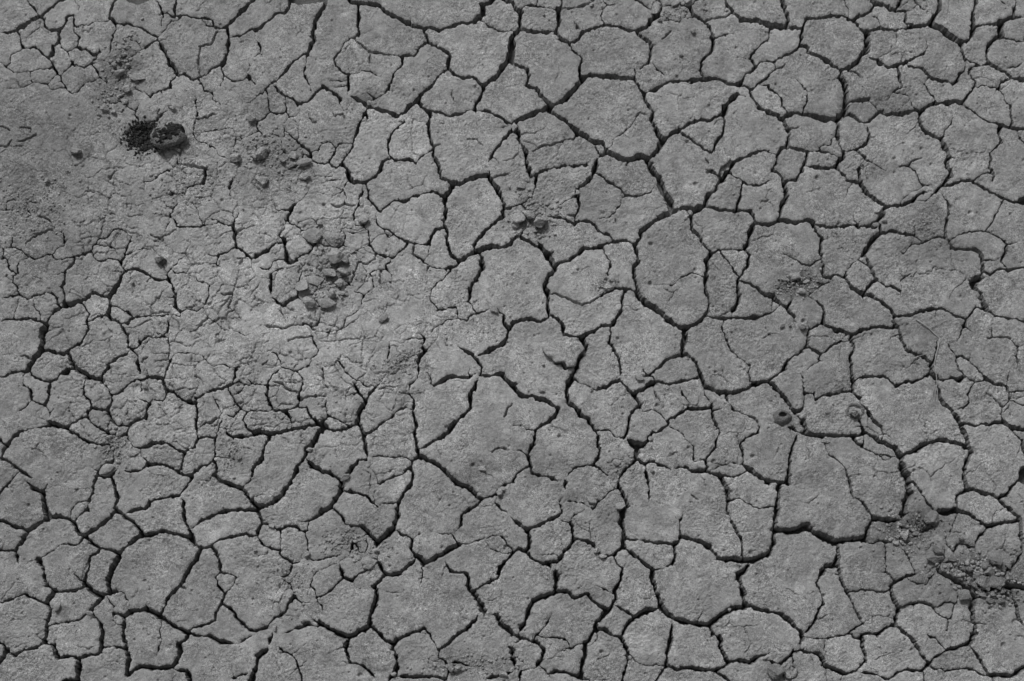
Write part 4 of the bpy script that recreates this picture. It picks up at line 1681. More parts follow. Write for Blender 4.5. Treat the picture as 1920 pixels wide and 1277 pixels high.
# ---------------------------------------------------------------- fields on a fine grid
W0, H0 = 1920, 1277
CELL, MG = 1.25, 200.0
xs = np.arange(-MG, W0 + MG, CELL); ys = np.arange(-MG, H0 + MG, CELL)
NX, NY = len(xs), len(ys)
X, Y = np.meshgrid(xs, ys)
X = X.astype(np.float32); Y = Y.astype(np.float32)

def vn(x, y, scale, seed, n=256):
    """smooth value noise in -1..1"""
    r = np.random.RandomState(seed).rand(n, n).astype(np.float32) * 2 - 1
    u = x / scale + 500.3; v = y / scale + 500.7
    iu = np.floor(u).astype(np.int32); iv = np.floor(v).astype(np.int32)
    fu = u - iu; fv = v - iv
    fu = fu * fu * (3 - 2 * fu); fv = fv * fv * (3 - 2 * fv)
    a = iu % n; b = (iu + 1) % n; c = iv % n; d = (iv + 1) % n
    return ((r[c, a] * (1 - fu) + r[c, b] * fu) * (1 - fv) + (r[d, a] * (1 - fu) + r[d, b] * fu) * fv).astype(np.float32)

def fbm(x, y, scale, seed, octs=4, g=0.5):
    o = 0; a = 1.0; t = 0
    for k in range(octs):
        o = o + a * vn(x, y, scale, seed + k); t += a; a *= g; scale *= 0.47
    return o / t

def voro(x, y, cell, seed, jit=0.9):
    """F1, F2 of a jittered-grid Voronoi, in pixels"""
    R = np.random.RandomState(seed); n = 256
    jx = R.rand(n, n).astype(np.float32); jy = R.rand(n, n).astype(np.float32)
    u = x / cell + 64; v = y / cell + 64
    iu = np.floor(u).astype(np.int32); iv = np.floor(v).astype(np.int32)
    f1 = np.full(x.shape, 9.0, np.float32); f2 = f1.copy()
    for dy in (-1, 0, 1):
        for dx in (-1, 0, 1):
            a = iu + dx; b = iv + dy
            px = a + 0.5 + (jx[b % n, a % n] - 0.5) * jit; py = b + 0.5 + (jy[b % n, a % n] - 0.5) * jit
            d = np.sqrt((u - px) ** 2 + (v - py) ** 2)
            f2 = np.minimum(f2, np.maximum(f1, d)); f1 = np.minimum(f1, d)
    return f1 * cell, f2 * cell

# the crack net as traced from the ground: centre lines and widths
lines = []
ox = oy = 0
for ln in CRACKS.strip().splitlines():
    if ln.startswith('T'):
        _, ox, oy = ln.split(); ox = float(ox); oy = float(oy); continue
    w, rest = ln.split(':')
    pts = [tuple(float(c) for c in p.split(',')) for p in rest.split()]
    P = np.array([(ox + a / 3.992, oy + b / 3.992) for a, b in pts])
    if len(P) >= 2 and np.hypot(*(P[-1] - P[0])) + len(P) > 3:
        lines.append([float(w) / 3.992, P])

# join each loose end to the crack it runs into
segA = []; segB = []; sid = []
for i, (w, P) in enumerate(lines):
    for a, b in zip(P[:-1], P[1:]):
        segA.append(a); segB.append(b); sid.append(i)
segA = np.array(segA); segB = np.array(segB); sid = np.array(sid)
def nearest(p, skip):
    d = segB - segA
    t = np.clip(((p - segA) * d).sum(1) / np.maximum((d * d).sum(1), 1e-6), 0, 1)
    q = segA + d * t[:, None]
    dist = np.hypot(q[:, 0] - p[0], q[:, 1] - p[1]); dist[sid == skip] = 1e9
    k = dist.argmin()
    return q[k], dist[k], lines[sid[k]][0]
def inside(p): return -1 < p[0] < W0 + 1 and -1 < p[1] < H0 + 1
for i, L in enumerate(lines):
    w, P = L; ends = []
    for e in (0, -1):
        p = P[e]
        if not inside(p):
            q = P[1] if e == 0 else P[-2]
            d = p - q; d = d / (np.hypot(*d) + 1e-6)
            # run out of the frame in a natural direction
            o = np.array([-1.0 if p[0] < 0 else 1.0 if p[0] > W0 else 0, -1.0 if p[1] < 0 else 1.0 if p[1] > H0 else 0])
            d = d * 0.6 + o; ends.append(('x', p + d * 34)); continue
        q, dist, w2 = nearest(p, i)
        if dist < 5.0: ends.append(('j', q))
        else: ends.append(('t', None))
    L.append(ends)
newl = []
for w, P, ends in lines:
    Q = [p for p in P]
    if ends[0][1] is not None: Q.insert(0, ends[0][1])
    if ends[1][1] is not None: Q.append(ends[1][1])
    newl.append((w, np.array(Q), ends[0][0] == 't', ends[1][0] == 't'))
# a ragged crack just outside the frame gathers the ones that leave it
B = 42
ring = []
for x in np.arange(-B, W0 + B, 60): ring.append((x, -B + rng.uniform(-9, 9)))
for y in np.arange(-B, H0 + B, 60): ring.append((W0 + B + rng.uniform(-9, 9), y))
for x in np.arange(W0 + B, -B, -60): ring.append((x, H0 + B + rng.uniform(-9, 9)))
for y in np.arange(H0 + B, -B, -60): ring.append((-B + rng.uniform(-9, 9), y))
ring.append(ring[0])
newl.append((5.0, np.array(ring), False, False))

def spline(P, step=3.5):
    if len(P) == 2:
        n = max(2, int(np.hypot(*(P[1] - P[0])) / step) + 1)
        t = np.linspace(0, 1, n)[:, None]; return P[0] * (1 - t) + P[1] * t
    out = []
    E = np.vstack([2 * P[0] - P[1], P, 2 * P[-1] - P[-2]])
    for i in range(len(P) - 1):
        a, b, c, d = E[i:i + 4]
        n = max(2, int(np.hypot(*(c - b)) / step) + 1)
        t = np.linspace(0, 1, n, endpoint=False)[:, None]
        ma = (c - a) * 0.2; mb = (d - b) * 0.2
        L = np.hypot(*(c - b)) + 1e-6
        for m in (ma, mb):
            l = np.hypot(*m)
            if l > 0.8 * L: m *= 0.8 * L / l
        out.append((2*t**3-3*t**2+1)*b + (t**3-2*t**2+t)*ma + (-2*t**3+3*t**2)*c + (t**3-t**2)*mb)
    out.append(P[-1][None]); return np.vstack(out)

wx = 2.1 * vn(X, Y, 13, 1) + 1.5 * vn(X, Y, 5.2, 2) + 0.7 * vn(X, Y, 2.4, 5)
wy = 2.1 * vn(X, Y, 13, 3) + 1.5 * vn(X, Y, 5.2, 4) + 0.7 * vn(X, Y, 2.4, 6)
PX = X + wx; PY = Y + wy
FAR = 24.0
S = np.full(X.shape, FAR, np.float32)      # distance to the wall of a through crack
HW = np.zeros(X.shape, np.float32)         # half width of that crack
G = np.full(X.shape, FAR, np.float32)      # distance to a shallow hairline
GW = np.zeros(X.shape, np.float32)
SPLIT = 4.9 / 3.992
wr = np.random.RandomState(7)
for w, P, t0, t1 in newl:
    Q = spline(P)
    n = len(Q)
    acc = np.concatenate([[0], np.cumsum(np.hypot(*(Q[1:] - Q[:-1]).T))])
    hw = np.full(n, w / 2)
    base = np.interp(acc, np.linspace(0, acc[-1] + 1, max(3, int(acc[-1] / 14) + 2)), wr.uniform(0.88, 1.5, max(3, int(acc[-1] / 14) + 2)))
    hw = hw * base
    if t0: hw *= np.clip(0.25 + acc / 16, 0, 1)
    if t1: hw *= np.clip(0.25 + (acc[-1] - acc) / 16, 0, 1)
    split = w >= SPLIT
    if split: hw = np.maximum(hw, 0.95 if not (t0 or t1) else 0.5)
    T, TW = (S, HW) if split else (G, GW)
    mg = FAR if split else 8
    for k in range(n - 1):
        a = Q[k]; b = Q[k + 1]
        x0 = int((min(a[0], b[0]) - mg + MG) / CELL); x1 = int((max(a[0], b[0]) + mg + MG) / CELL) + 1
        y0 = int((min(a[1], b[1]) - mg + MG) / CELL); y1 = int((max(a[1], b[1]) + mg + MG) / CELL) + 1
        x0 = max(x0, 0); y0 = max(y0, 0)
        if x1 <= x0 or y1 <= y0: continue
        sl = (slice(y0, y1), slice(x0, x1))
        px = PX[sl] - a[0]; py = PY[sl] - a[1]
        dx, dy = b - a; L2 = dx * dx + dy * dy + 1e-6
        t = np.clip((px * dx + py * dy) / L2, 0, 1)
        h = hw[k] * (1 - t) + hw[k + 1] * t
        d = np.sqrt((px - t * dx) ** 2 + (py - t * dy) ** 2) - h
        cur = T[sl]; m = d < cur
        cur[m] = d[m]; TW[sl][m] = h[m]
out = np.maximum(np.maximum(-X - B, X - W0 - B), np.maximum(-Y - B, Y - H0 - B))
f1, f2 = voro(PX + 22 * vn(X, Y, 60, 61), PY + 22 * vn(X, Y, 60, 62), 125, 9)
sv = (f2 - f1) * 0.5 - 2.4
m = (out > 0) & (sv < S)
S[m] = sv[m]; HW[m] = 2.4
S += (0.55 * vn(X, Y, 3.2, 12) + 0.7 * vn(X, Y, 7.5, 13)) * np.clip(HW / 2.0, 0.15, 1) * (S < 8)

# connected plates
lab = np.zeros(X.shape, np.int32)
solid = S > 0.05
parent = [0]
def find(a):
    while parent[a] != a:
        parent[a] = parent[parent[a]]; a = parent[a]
    return a
prev = []
for j in range(NY):
    r = solid[j].astype(np.int8); df = np.diff(np.concatenate([[0], r, [0]]))
    st = np.where(df == 1)[0]; en = np.where(df == -1)[0]
    cur = []; pi = 0
    for a, b in zip(st.tolist(), en.tolist()):
        l = 0
        while pi < len(prev) and prev[pi][1] <= a: pi += 1
        q = pi
        while q < len(prev) and prev[q][0] < b:
            rl = find(prev[q][2])
            if l == 0: l = rl
            elif rl != l: parent[rl] = l
            q += 1
        if l == 0:
            parent.append(len(parent)); l = len(parent) - 1
        lab[j, a:b] = l; cur.append((a, b, l))
    prev = cur
lut = np.array([find(i) for i in range(len(parent))]); lab = lut[lab]
ids, inv, cnt = np.unique(lab, return_inverse=True, return_counts=True)
lab = inv.reshape(lab.shape).astype(np.int32)          # 0 = crack
NL = len(ids)
vis = (X > 2) & (X < W0 - 2) & (Y > 2) & (Y < H0 - 2)
vcnt = np.bincount(lab[vis], minlength=NL)
cnt = np.bincount(lab.ravel(), minlength=NL)

# ---------------------------------------------------------------- relief of the mud (in pixel units)
def blob(cx, cy, rx, ry=None, a=0.0, p=1.0):
    ry = ry or rx
    c, s = math.cos(a), math.sin(a)
    u = ((X - cx) * c + (Y - cy) * s) / rx; v = (-(X - cx) * s + (Y - cy) * c) / ry
    return np.exp(-(u * u + v * v) * p)
rough = np.zeros(X.shape, np.float32)                    # where the surface is broken and crumbly
for cx, cy, rx, ry, a, amp in ROUGH:
    rough = np.maximum(rough, amp * blob(cx, cy, rx, ry, a))
rough = np.clip(rough * (1 + 0.6 * vn(X, Y, 22, 31)), 0, 1.2)
crumbly = np.clip(1.0 * blob(330, 440, 350, 250, 0.2) + 0.5 * blob(620, 740, 160, 90) + 0.8 * blob(560, 620, 260, 190) + 0.45 * blob(300, 760, 300, 200), 0, 1)
Hh = 2.6 * fbm(X, Y, 120, 40, 3) + 2.5 * fbm(X, Y, 36, 50, 4, 0.55)
rd = 1 - np.abs(fbm(X + 6 * wx, Y + 6 * wy, 30, 70, 4, 0.6))          # scaly ridges
patch = np.clip(vn(X, Y, 60, 33) * 1.5 + 0.2, 0, 1)
Hh += 2.0 * (rd - 0.7) * patch
# thin scales: terraces that break off along ragged lips
tt = fbm(X * 0.75 + Y * 0.45, Y * 1.0 - X * 0.25, 46, 90, 5, 0.58) * 4.0
fr = tt - np.floor(tt)
ter = np.floor(tt) + np.clip((fr - 0.42) / 0.10, 0, 1)
Hh += 0.95 * ter * np.clip(0.42 + 0.8 * vn(X, Y, 90, 35) + 0.15 * crumbly, 0, 1)
fine = fbm(X, Y, 8, 80, 3, 0.75)
grit = np.random.RandomState(3).randn(*X.shape).astype(np.float32)
gm = np.clip(0.55 + 1.1 * vn(X, Y, 55, 86) + 0.5 * vn(X, Y, 17, 87), 0.15, 1.5)
Hh += 0.8 * fine + gm * (0.22 * grit + 0.75 * vn(X, Y, 2.6, 85))
Hh += rough * (4.2 * fbm(X, Y, 24, 101, 4, 0.55) + 0.7 * vn(X, Y, 3.4, 103))
# crumb-like lumps inside broken areas
c1, c2 = voro(X + 2 * wx, Y + 2 * wy, 13, 14)
Hh += rough * (2.4 * np.clip((c2 - c1) / 6, 0, 1) - 2.2)
c1, c2 = voro(X + 1.5 * wx, Y + 1.5 * wy, 6.5, 15)
Hh += rough * 0.9 * np.clip((c2 - c1) / 3, 0, 1)
# hairline net of the half-closed crust
g1, g2 = voro(X + 4 * vn(X, Y, 24, 21) + 1.2 * wx, Y + 4 * vn(X, Y, 24, 22) + 1.2 * wy, 40, 23)
gate = np.clip(vn(X, Y, 26, 24) * 2.2 + 0.75, 0, 1)
net = np.exp(-((g2 - g1) / 1.4) ** 2) * gate * crumbly
Hh -= 5.0 * net
g1, g2 = voro(X + 9 * vn(X, Y, 30, 121) + 1.2 * wx, Y + 9 * vn(X, Y, 30, 122) + 1.2 * wy, 58, 123)
Hh -= 4.2 * np.exp(-((g2 - g1) / 1.3) ** 2) * np.clip(vn(X, Y, 44, 124) * 4.0 - 1.6, 0, 1)
g1, g2 = voro(X + 2.5 * vn(X, Y, 14, 25) + wx, Y + 2.5 * vn(X, Y, 14, 26) + wy, 19, 27)
net = np.exp(-((g2 - g1) / 1.5) ** 2) * np.clip(vn(X, Y, 18, 28) * 2.4 + 0.0, 0, 1) * np.clip(crumbly * 1.1 + 0.10, 0, 1)
Hh -= 2.8 * net
# traced hairlines
gd = np.clip(6.5 + 10 * GW, 0, 12)
Hh -= np.where(G < 3, gd * np.exp(-(np.maximum(G, 0) / 0.85) ** 2), 0) * (0.75 + 0.35 * vn(X, Y, 7, 29))
# small pits and pimples
pr = np.random.RandomState(17)
def stamp(cx, cy, r, amp):
    x0 = int((cx - 3 * r + MG) / CELL); x1 = int((cx + 3 * r + MG) / CELL) + 2
    y0 = int((cy - 3 * r + MG) / CELL); y1 = int((cy + 3 * r + MG) / CELL) + 2
    if x0 < 0 or y0 < 0 or x1 > NX or y1 > NY: return
    sl = (slice(y0, y1), slice(x0, x1))
    q = ((X[sl] - cx) ** 2 + (Y[sl] - cy) ** 2 * pr.uniform(0.7, 1.6)) / (r * r)
    Hh[sl] += amp * np.exp(-q * q)
for _ in range(1700):
    cx, cy = pr.uniform(-60, W0 + 60), pr.uniform(-60, H0 + 60)
    r = pr.uniform(1.1, 2.4) * (1 if pr.rand() < 0.9 else 1.8)
    stamp(cx, cy, r, (-1.6 if pr.rand() < 0.75 else 1.3) * r * 0.8)
for cx, cy, r, amp in PITS: stamp(cx, cy, r, amp)
# slope down at crack lips
lip = np.clip(S / 2.2, 0, 1)
Hh -= 1.5 * (1 - lip) ** 2
wide = np.clip(S / 13, 0, 1)
Hh -= 2.0 * (1 - wide) ** 2 * (0.15 + 0.9 * vn(X, Y, 70, 36))
pl = np.random.RandomState(5)
off = pl.uniform(-1.1, 1.3, NL).astype(np.float32)
tx = pl.uniform(-1, 1, NL).astype(np.float32) * 0.028; ty = pl.uniform(-1, 1, NL).astype(np.float32) * 0.028
cxl = np.bincount(lab.ravel(), X.ravel(), NL) / np.maximum(cnt, 1); cyl = np.bincount(lab.ravel(), Y.ravel(), NL) / np.maximum(cnt, 1)
big = cnt > 90000
tx[big] = 0; ty[big] = 0; off[big] = 0
Hh += off[lab] + (X - cxl[lab].astype(np.float32)) * tx[lab] + (Y - cyl[lab].astype(np.float32)) * ty[lab]

# differences of colour: pale scales of skin, dusty and damp blotches, painted centre brightness
tone = 1 + 0.13 * vn(np.floor(tt) * 7.3, np.floor(tt) * 3.1, 1.7, 151) * np.clip(0.6 + vn(X, Y, 80, 152), 0, 1)
tone = tone * (1 + 0.10 * fbm(X, Y, 48, 153, 4, 0.6))
tone = tone * (1 + 0.16 * np.clip(fbm(X, Y, 19, 157, 3, 0.6) * 2.2 - 0.35, 0, 1))
for cx, cy, rx, ry, a, amt in STAINS_AND_LIGHT:
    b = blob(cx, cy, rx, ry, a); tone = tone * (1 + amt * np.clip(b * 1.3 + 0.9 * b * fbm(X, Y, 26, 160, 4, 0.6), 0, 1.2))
tone = tone * (1 - 0.12 * np.clip(rough, 0, 1))
ptone = pl.uniform(-0.09, 0.09, NL).astype(np.float32); ptone[big] = 0
tone = (tone * (1 + ptone[lab])).astype(np.float32)

def hs(x, y):
    i = int(round((x + MG) / CELL)); j = int(round((y + MG) / CELL))
    i0, i1 = max(i - 2, 0), min(i + 3, NX); j0, j1 = max(j - 2, 0), min(j + 3, NY)
    return float(Hh[j0:j1, i0:i1].mean())

# ---------------------------------------------------------------- pixel -> ground
def gnd(x, y):
    dx = (x - 960) / 960 * 18 / LENS; dy = -(y - 638.5) / 960 * 18 / LENS
    ct, st = math.cos(TILT), math.sin(TILT)
    rx = dx; ry = dy * ct + st; rz = dy * st - ct
    t = -CAM[2] / rz
    return CAM[0] + rx * t, CAM[1] + ry * t

# ---------------------------------------------------------------- plates
GX, GY = np.gradient(S, axis=1) / CELL, np.gradient(S, axis=0) / CELL
gn = np.sqrt(GX * GX + GY * GY) + 1e-4
GX /= gn; GY /= gn
q_ok = (lab[:-1, :-1] > 0) & (lab[:-1, :-1] == lab[1:, :-1]) & (lab[:-1, :-1] == lab[:-1, 1:]) & (lab[:-1, :-1] == lab[1:, 1:])
qj, qi = np.where(q_ok)
ql = lab[qj, qi]
order = np.argsort(ql, kind='stable'); qj = qj[order]; qi = qi[order]; ql = ql[order]
starts = np.searchsorted(ql, np.arange(NL + 1))
Xf, Yf, Hf, Sf = X.ravel(), Y.ravel(), Hh.ravel(), S.ravel()
GXf, GYf, HWf = GX.ravel(), GY.ravel(), HW.ravel()
DEPTH = 25.0

def plate_mesh(name, labels):
    idx = np.concatenate([np.arange(starts[l], starts[l + 1]) for l in labels])
    j = qj[idx].astype(np.int64); i = qi[idx].astype(np.int64)
    a = j * NX + i
    quads = np.stack([a + NX, a + NX + 1, a + 1, a], 1)     # counter-clockwise seen from above (y down in the picture)
    used, qv = np.unique(quads, return_inverse=True); qv = qv.reshape(quads.shape)
    E = np.concatenate([qv[:, [0, 1]], qv[:, [1, 2]], qv[:, [2, 3]], qv[:, [3, 0]]])
    n = len(used)
    key = E[:, 0] * n + E[:, 1]; rev = E[:, 1] * n + E[:, 0]
    bd = E[~np.isin(key, rev)]
    bv = np.unique(bd)
    x = Xf[used].astype(np.float64); y = Yf[used].astype(np.float64); z = Hf[used].astype(np.float64)
    ub = used[bv]
    s = np.clip(Sf[ub], 0, 1.5 * CELL)
    x[bv] -= GXf[ub] * s; y[bv] -= GYf[ub] * s; z[bv] -= 0.5
    # walls: rings going down, leaning into the crack
    hw = HWf[ub]; bx0, by0 = x[bv], y[bv]
    D = np.clip(6 + 5.6 * hw, 7, DEPTH)
    lean = np.minimum(hw * (0.35 + 0.95 * np.clip(-GYf[ub], 0, 1)) * (1 + 0.45 * vn(bx0, by0, 26, 131)), 5.0)
    mp = np.full(n, -1); mp[bv] = np.arange(len(bv))
    bx, by, bz = x[bv], y[bv], z[bv]
    rings = []
    for k, (f, g) in enumerate(((0, 0), (0.06, 0.12), (0.2, 0.5), (0.36, 0.92), (0.7, 1.0), (1.0, 1.0))):
        nz = 0.0 if k == 0 else 0.55
        o = lean * g + nz * vn(bx + 31 * k, by, 3.2, 110 + k) + nz * 1.2 * vn(bx, by, 9, 120 + k)
        o = np.clip(o, -1.0, np.maximum(hw * 1.35, 0.2))
        rings.append(np.stack([bx - GXf[ub] * o, by - GYf[ub] * o, bz - D * f], 1))
    rings.append(np.stack([rings[-1][:, 0], rings[-1][:, 1], np.full(len(bv), -DEPTH - 8.0)], 1))
    V = [np.stack([x, y, z], 1)] + rings
    F = [qv]
    nb = len(bv); base = n
    e0 = mp[bd[:, 0]]; e1 = mp[bd[:, 1]]
    for k in range(len(rings) - 1):
        b0 = base + k * nb; b1 = b0 + nb
        F.append(np.stack([b0 + e1, b0 + e0, b1 + e0, b1 + e1], 1))
    V = np.concatenate(V); F = np.concatenate(F)
    gx, gy = gnd(V[:, 0], V[:, 1])
    co = np.stack([gx, gy, V[:, 2] * PXM], 1)
    c = np.array([co[:n, 0].mean(), co[:n, 1].mean(), 0.0])
    co -= c
    me = bpy.data.meshes.new(name)
    me.vertices.add(len(co)); me.vertices.foreach_set('co', co.astype(np.float32).ravel())
    nf = len(F)
    me.loops.add(nf * 4); me.loops.foreach_set('vertex_index', F.astype(np.int32).ravel())
    me.polygons.add(nf); me.polygons.foreach_set('loop_start', np.arange(0, nf * 4, 4, dtype=np.int32))
    me.polygons.foreach_set('use_smooth', np.ones(nf, bool))
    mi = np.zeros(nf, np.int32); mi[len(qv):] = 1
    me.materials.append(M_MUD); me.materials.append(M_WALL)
    me.polygons.foreach_set('material_index', mi)
    me.update(calc_edges=True)
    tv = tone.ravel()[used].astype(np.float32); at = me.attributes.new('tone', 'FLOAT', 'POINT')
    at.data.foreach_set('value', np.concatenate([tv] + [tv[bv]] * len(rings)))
    o = bpy.data.objects.new(name, me); COL.objects.link(o); o.location = c
    return o

def tag(o, label=None, cat=None, group=None, kind=None):
    if label: o['label'] = label
    if cat: o['category'] = cat
    if group: o['group'] = group
    if kind: o['kind'] = kind
    return o

def describe(l):
    m = (lab == l) & vis
    jj, ii = np.where(m)
    px = xs[ii]; py = ys[jj]
    cx, cy = px.mean(), py.mean()
    area = len(px) * CELL * CELL
    C = np.cov(np.stack([px, py])); ev, vec = np.linalg.eigh(C)
    el = math.sqrt(ev[1] / max(ev[0], 1e-3))
    comp = area / (4 * math.pi * math.sqrt(max(ev[0] * ev[1], 1e-3)))
    ang = abs(math.degrees(math.atan2(vec[1, 1], vec[0, 1]))) % 180
    size = 'huge' if area > 26000 else 'large' if area > 14000 else 'medium-sized' if area > 6000 else 'small' if area > 1500 else 'tiny'
    if el > 1.75: shape = 'long ' + ('upright' if 60 < ang < 120 else 'level' if ang < 30 or ang > 150 else 'slanting')
    elif comp > 0.97 and el < 1.25: shape = 'rounded'
    elif comp < 0.85: shape = 'ragged'
    else: shape = 'angular'
    edge = px.min() < 6 or px.max() > W0 - 6 or py.min() < 6 or py.max() > H0 - 6
    return cx, cy, area, size, shape, edge

ROWS = ('top row', 'upper row', 'upper middle row', 'lower middle row', 'lower row', 'bottom row')
COLS = ('far left', 'left', 'left of centre', 'centre', 'right of centre', 'right', 'far right')
RANK = ('first', 'second', 'third', 'fourth', 'fifth', 'sixth', 'seventh', 'eighth')
def place(x, y):
    r = ROWS[min(5, max(0, int(y / H0 * 6)))]; c = COLS[min(6, max(0, int(x / W0 * 7)))]
    return '%s, %s' % (r, c)
todo = []      # object, text, x, y: labels are settled once everything stands
def settle():
    by = {}
    for o, t, x, y in todo: by.setdefault(t, []).append((o, x, y))
    for t, g in by.items():
        if len(g) == 1: g[0][0]['label'] = t; continue
        sx = max(q[1] for q in g) - min(q[1] for q in g); sy = max(q[2] for q in g) - min(q[2] for q in g)
        ax = 1 if sx >= sy else 2; g.sort(key=lambda q: q[ax])
        for k, q in enumerate(g):
            if len(g) == 2: e = (('left', 'right') if ax == 1 else ('upper', 'lower'))[k] + ' one'
            else: e = RANK[k] + (' from the left' if ax == 1 else ' from the top')
            q[0]['label'] = t + ', ' + e
vis_ids = [l for l in range(1, NL) if vcnt[l] > 0]
crust = [l for l in vis_ids if vcnt[l] > 45000]
rest = [l for l in range(1, NL) if vcnt[l] == 0 and cnt[l] > 40]
o = plate_mesh('ground', crust + rest); tag(o, kind='structure')
plates = sorted([l for l in vis_ids if l not in crust and vcnt[l] * CELL * CELL > 70 and starts[l + 1] - starts[l] > 12], key=lambda l: -vcnt[l])
print('components', NL, 'crust', len(crust), [int(vcnt[c]) for c in crust], 'plates', len(plates), 'verts', X.size)
for l in plates:
    cx, cy, area, size, shape, edge = describe(l)
    o = plate_mesh('mud_plate' if area > 1500 else 'mud_fragment', [l])
    kind = 'mud plate' if area > 1500 else 'mud chip'
    kind0 = kind
    size = {'medium-sized': 'medium'}.get(size, size)
    t = '%s %s %s%s, %s' % (size, shape, kind, ' at the frame' if edge and area > 1500 else '', place(cx, cy))
    todo.append((o, t, cx, cy))
    tag(o, None, kind, 'plates of cracked dry mud' if area > 1500 else 'small chips between the mud plates')

# bed of the cracks, and the plain around
def sheet(name, x0, x1, y0, y1, z, mat, n=60):
    bm = bmesh.new()
    vs = [[bm.verts.new((x0 + (x1 - x0) * i / n, y0 + (y1 - y0) * j / n, z)) for i in range(n + 1)] for j in range(n + 1)]
    for j in range(n):
        for i in range(n): bm.faces.new((vs[j][i], vs[j][i + 1], vs[j + 1][i + 1], vs[j + 1][i]))
    me = bpy.data.meshes.new(name); bm.to_mesh(me); bm.free(); me.materials.append(mat)
    o = bpy.data.objects.new(name, me); COL.objects.link(o); return o
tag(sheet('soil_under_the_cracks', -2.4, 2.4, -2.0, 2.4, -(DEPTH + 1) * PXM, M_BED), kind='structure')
c4 = [gnd(x, y) for x, y in ((-MG, H0 + MG), (W0 + MG, H0 + MG), (W0 + MG, -MG), (-MG, -MG))]
bm = bmesh.new()
inn = [bm.verts.new((c[0] * 0.995, c[1] * 0.995, 0.0)) for c in c4]
outv = [bm.verts.new(p) for p in ((-60, -60, 0), (60, -60, 0), (60, 60, 0), (-60, 60, 0))]
for k in range(4): bm.faces.new((inn[k], outv[k], outv[(k + 1) % 4], inn[(k + 1) % 4]))
bmesh.ops.recalc_face_normals(bm, faces=bm.faces)
me = bpy.data.meshes.new('ground'); bm.to_mesh(me); bm.free(); me.materials.append(M_PLAIN)
o = bpy.data.objects.new('ground', me); COL.objects.link(o); tag(o, kind='structure')

# ---------------------------------------------------------------- loose clods, stones, crumbs
def ico(sub):
    bm = bmesh.new(); bmesh.ops.create_icosphere(bm, subdivisions=sub, radius=1)
    v = np.array([p.co[:] for p in bm.verts]); f = [[q.index for q in t.verts] for t in bm.faces]; bm.free(); return v, f
ICO = {k: ico(k) for k in (1, 2, 3, 4, 5)}
from mathutils import noise as MN, Vector
def lump(seed, sub=4, cuts=10, lo=0.4, rough_a=0.05):
    R = np.random.RandomState(seed); v = ICO[sub][0].copy(); u0 = ICO[sub][0]
    for _ in range(cuts):
        n = R.randn(3); n /= np.linalg.norm(n); d = R.uniform(lo, 0.82)
        k = v @ n; m = k > d; v[m] -= np.outer(k[m] - d, n) * 0.96
    if sub > 2:
        sh = Vector(R.uniform(-50, 50, 3))
        q = np.array([MN.fractal(Vector(p) * 2.1 + sh, 0.55, 2.1, 5) for p in v])
        r2 = np.array([abs(MN.noise(Vector(p) * 3.3 - sh)) for p in v])
        v += u0 * (q * rough_a * 1.6 - r2 * rough_a * 1.2)[:, None]
    v += u0 * (R.randn(len(v)) * rough_a * 0.15)[:, None]
    return v
def obj_from(name, v, f, mat, parent=None, loc=(0, 0, 0), smooth=True):
    me = bpy.data.meshes.new(name); me.from_pydata([tuple(p) for p in v], [], f); me.materials.append(mat)
    if smooth: me.polygons.foreach_set('use_smooth', np.ones(len(me.polygons), bool))
    o = bpy.data.objects.new(name, me); COL.objects.link(o); o.location = loc
    if parent: o.parent = parent
    return o
def clod(x, y, rx, ry=None, h=0.75, ang=0.0, seed=0, sink=0.04, sub=3, mat=None, name='mud_clod', cuts=11, ra=0.055):
    ry = ry or rx * 0.85
    v = lump(seed, sub, cuts, rough_a=ra); rx *= 1.12; ry *= 1.12
    v = v / np.abs(v).max(0) * np.array([rx, ry, min(rx, ry) * h])
    c, s = math.cos(-ang), math.sin(-ang)
    v = np.stack([v[:, 0] * c - v[:, 1] * s, v[:, 0] * s + v[:, 1] * c, v[:, 2]], 1) * PXM
    gx, gy = gnd(x, y); z = (hs(x, y) + min(rx, ry) * h * (1 - 2 * sink)) * PXM
    return obj_from(name, v, ICO[sub][1], mat or M_CLOD, loc=(gx, gy, z), smooth=False)

for k, c in enumerate(CLODS):
    x, y, rx, ry, a, h = c[:6]
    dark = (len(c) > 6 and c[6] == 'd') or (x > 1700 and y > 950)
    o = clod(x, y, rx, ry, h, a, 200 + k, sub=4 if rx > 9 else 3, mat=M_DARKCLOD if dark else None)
    sz = 'big' if rx > 12 else 'middling' if rx > 7 else 'small' if rx > 4.5 else 'tiny'
    fl = 'flat' if h < 0.5 else 'chunky' if ry > 0.85 * rx else 'oblong'
    near = min((math.hypot(x - lx, y - ly), nm) for nm, lx, ly in LANDMARKS)
    t = '%s %s %s clod, %s' % (sz, fl, 'dark' if dark else 'grey', ('by ' + near[1]) if near[0] < 75 else place(x, y))
    todo.append((o, t, x, y)); tag(o, None, 'clod', 'loose clods of dried mud')

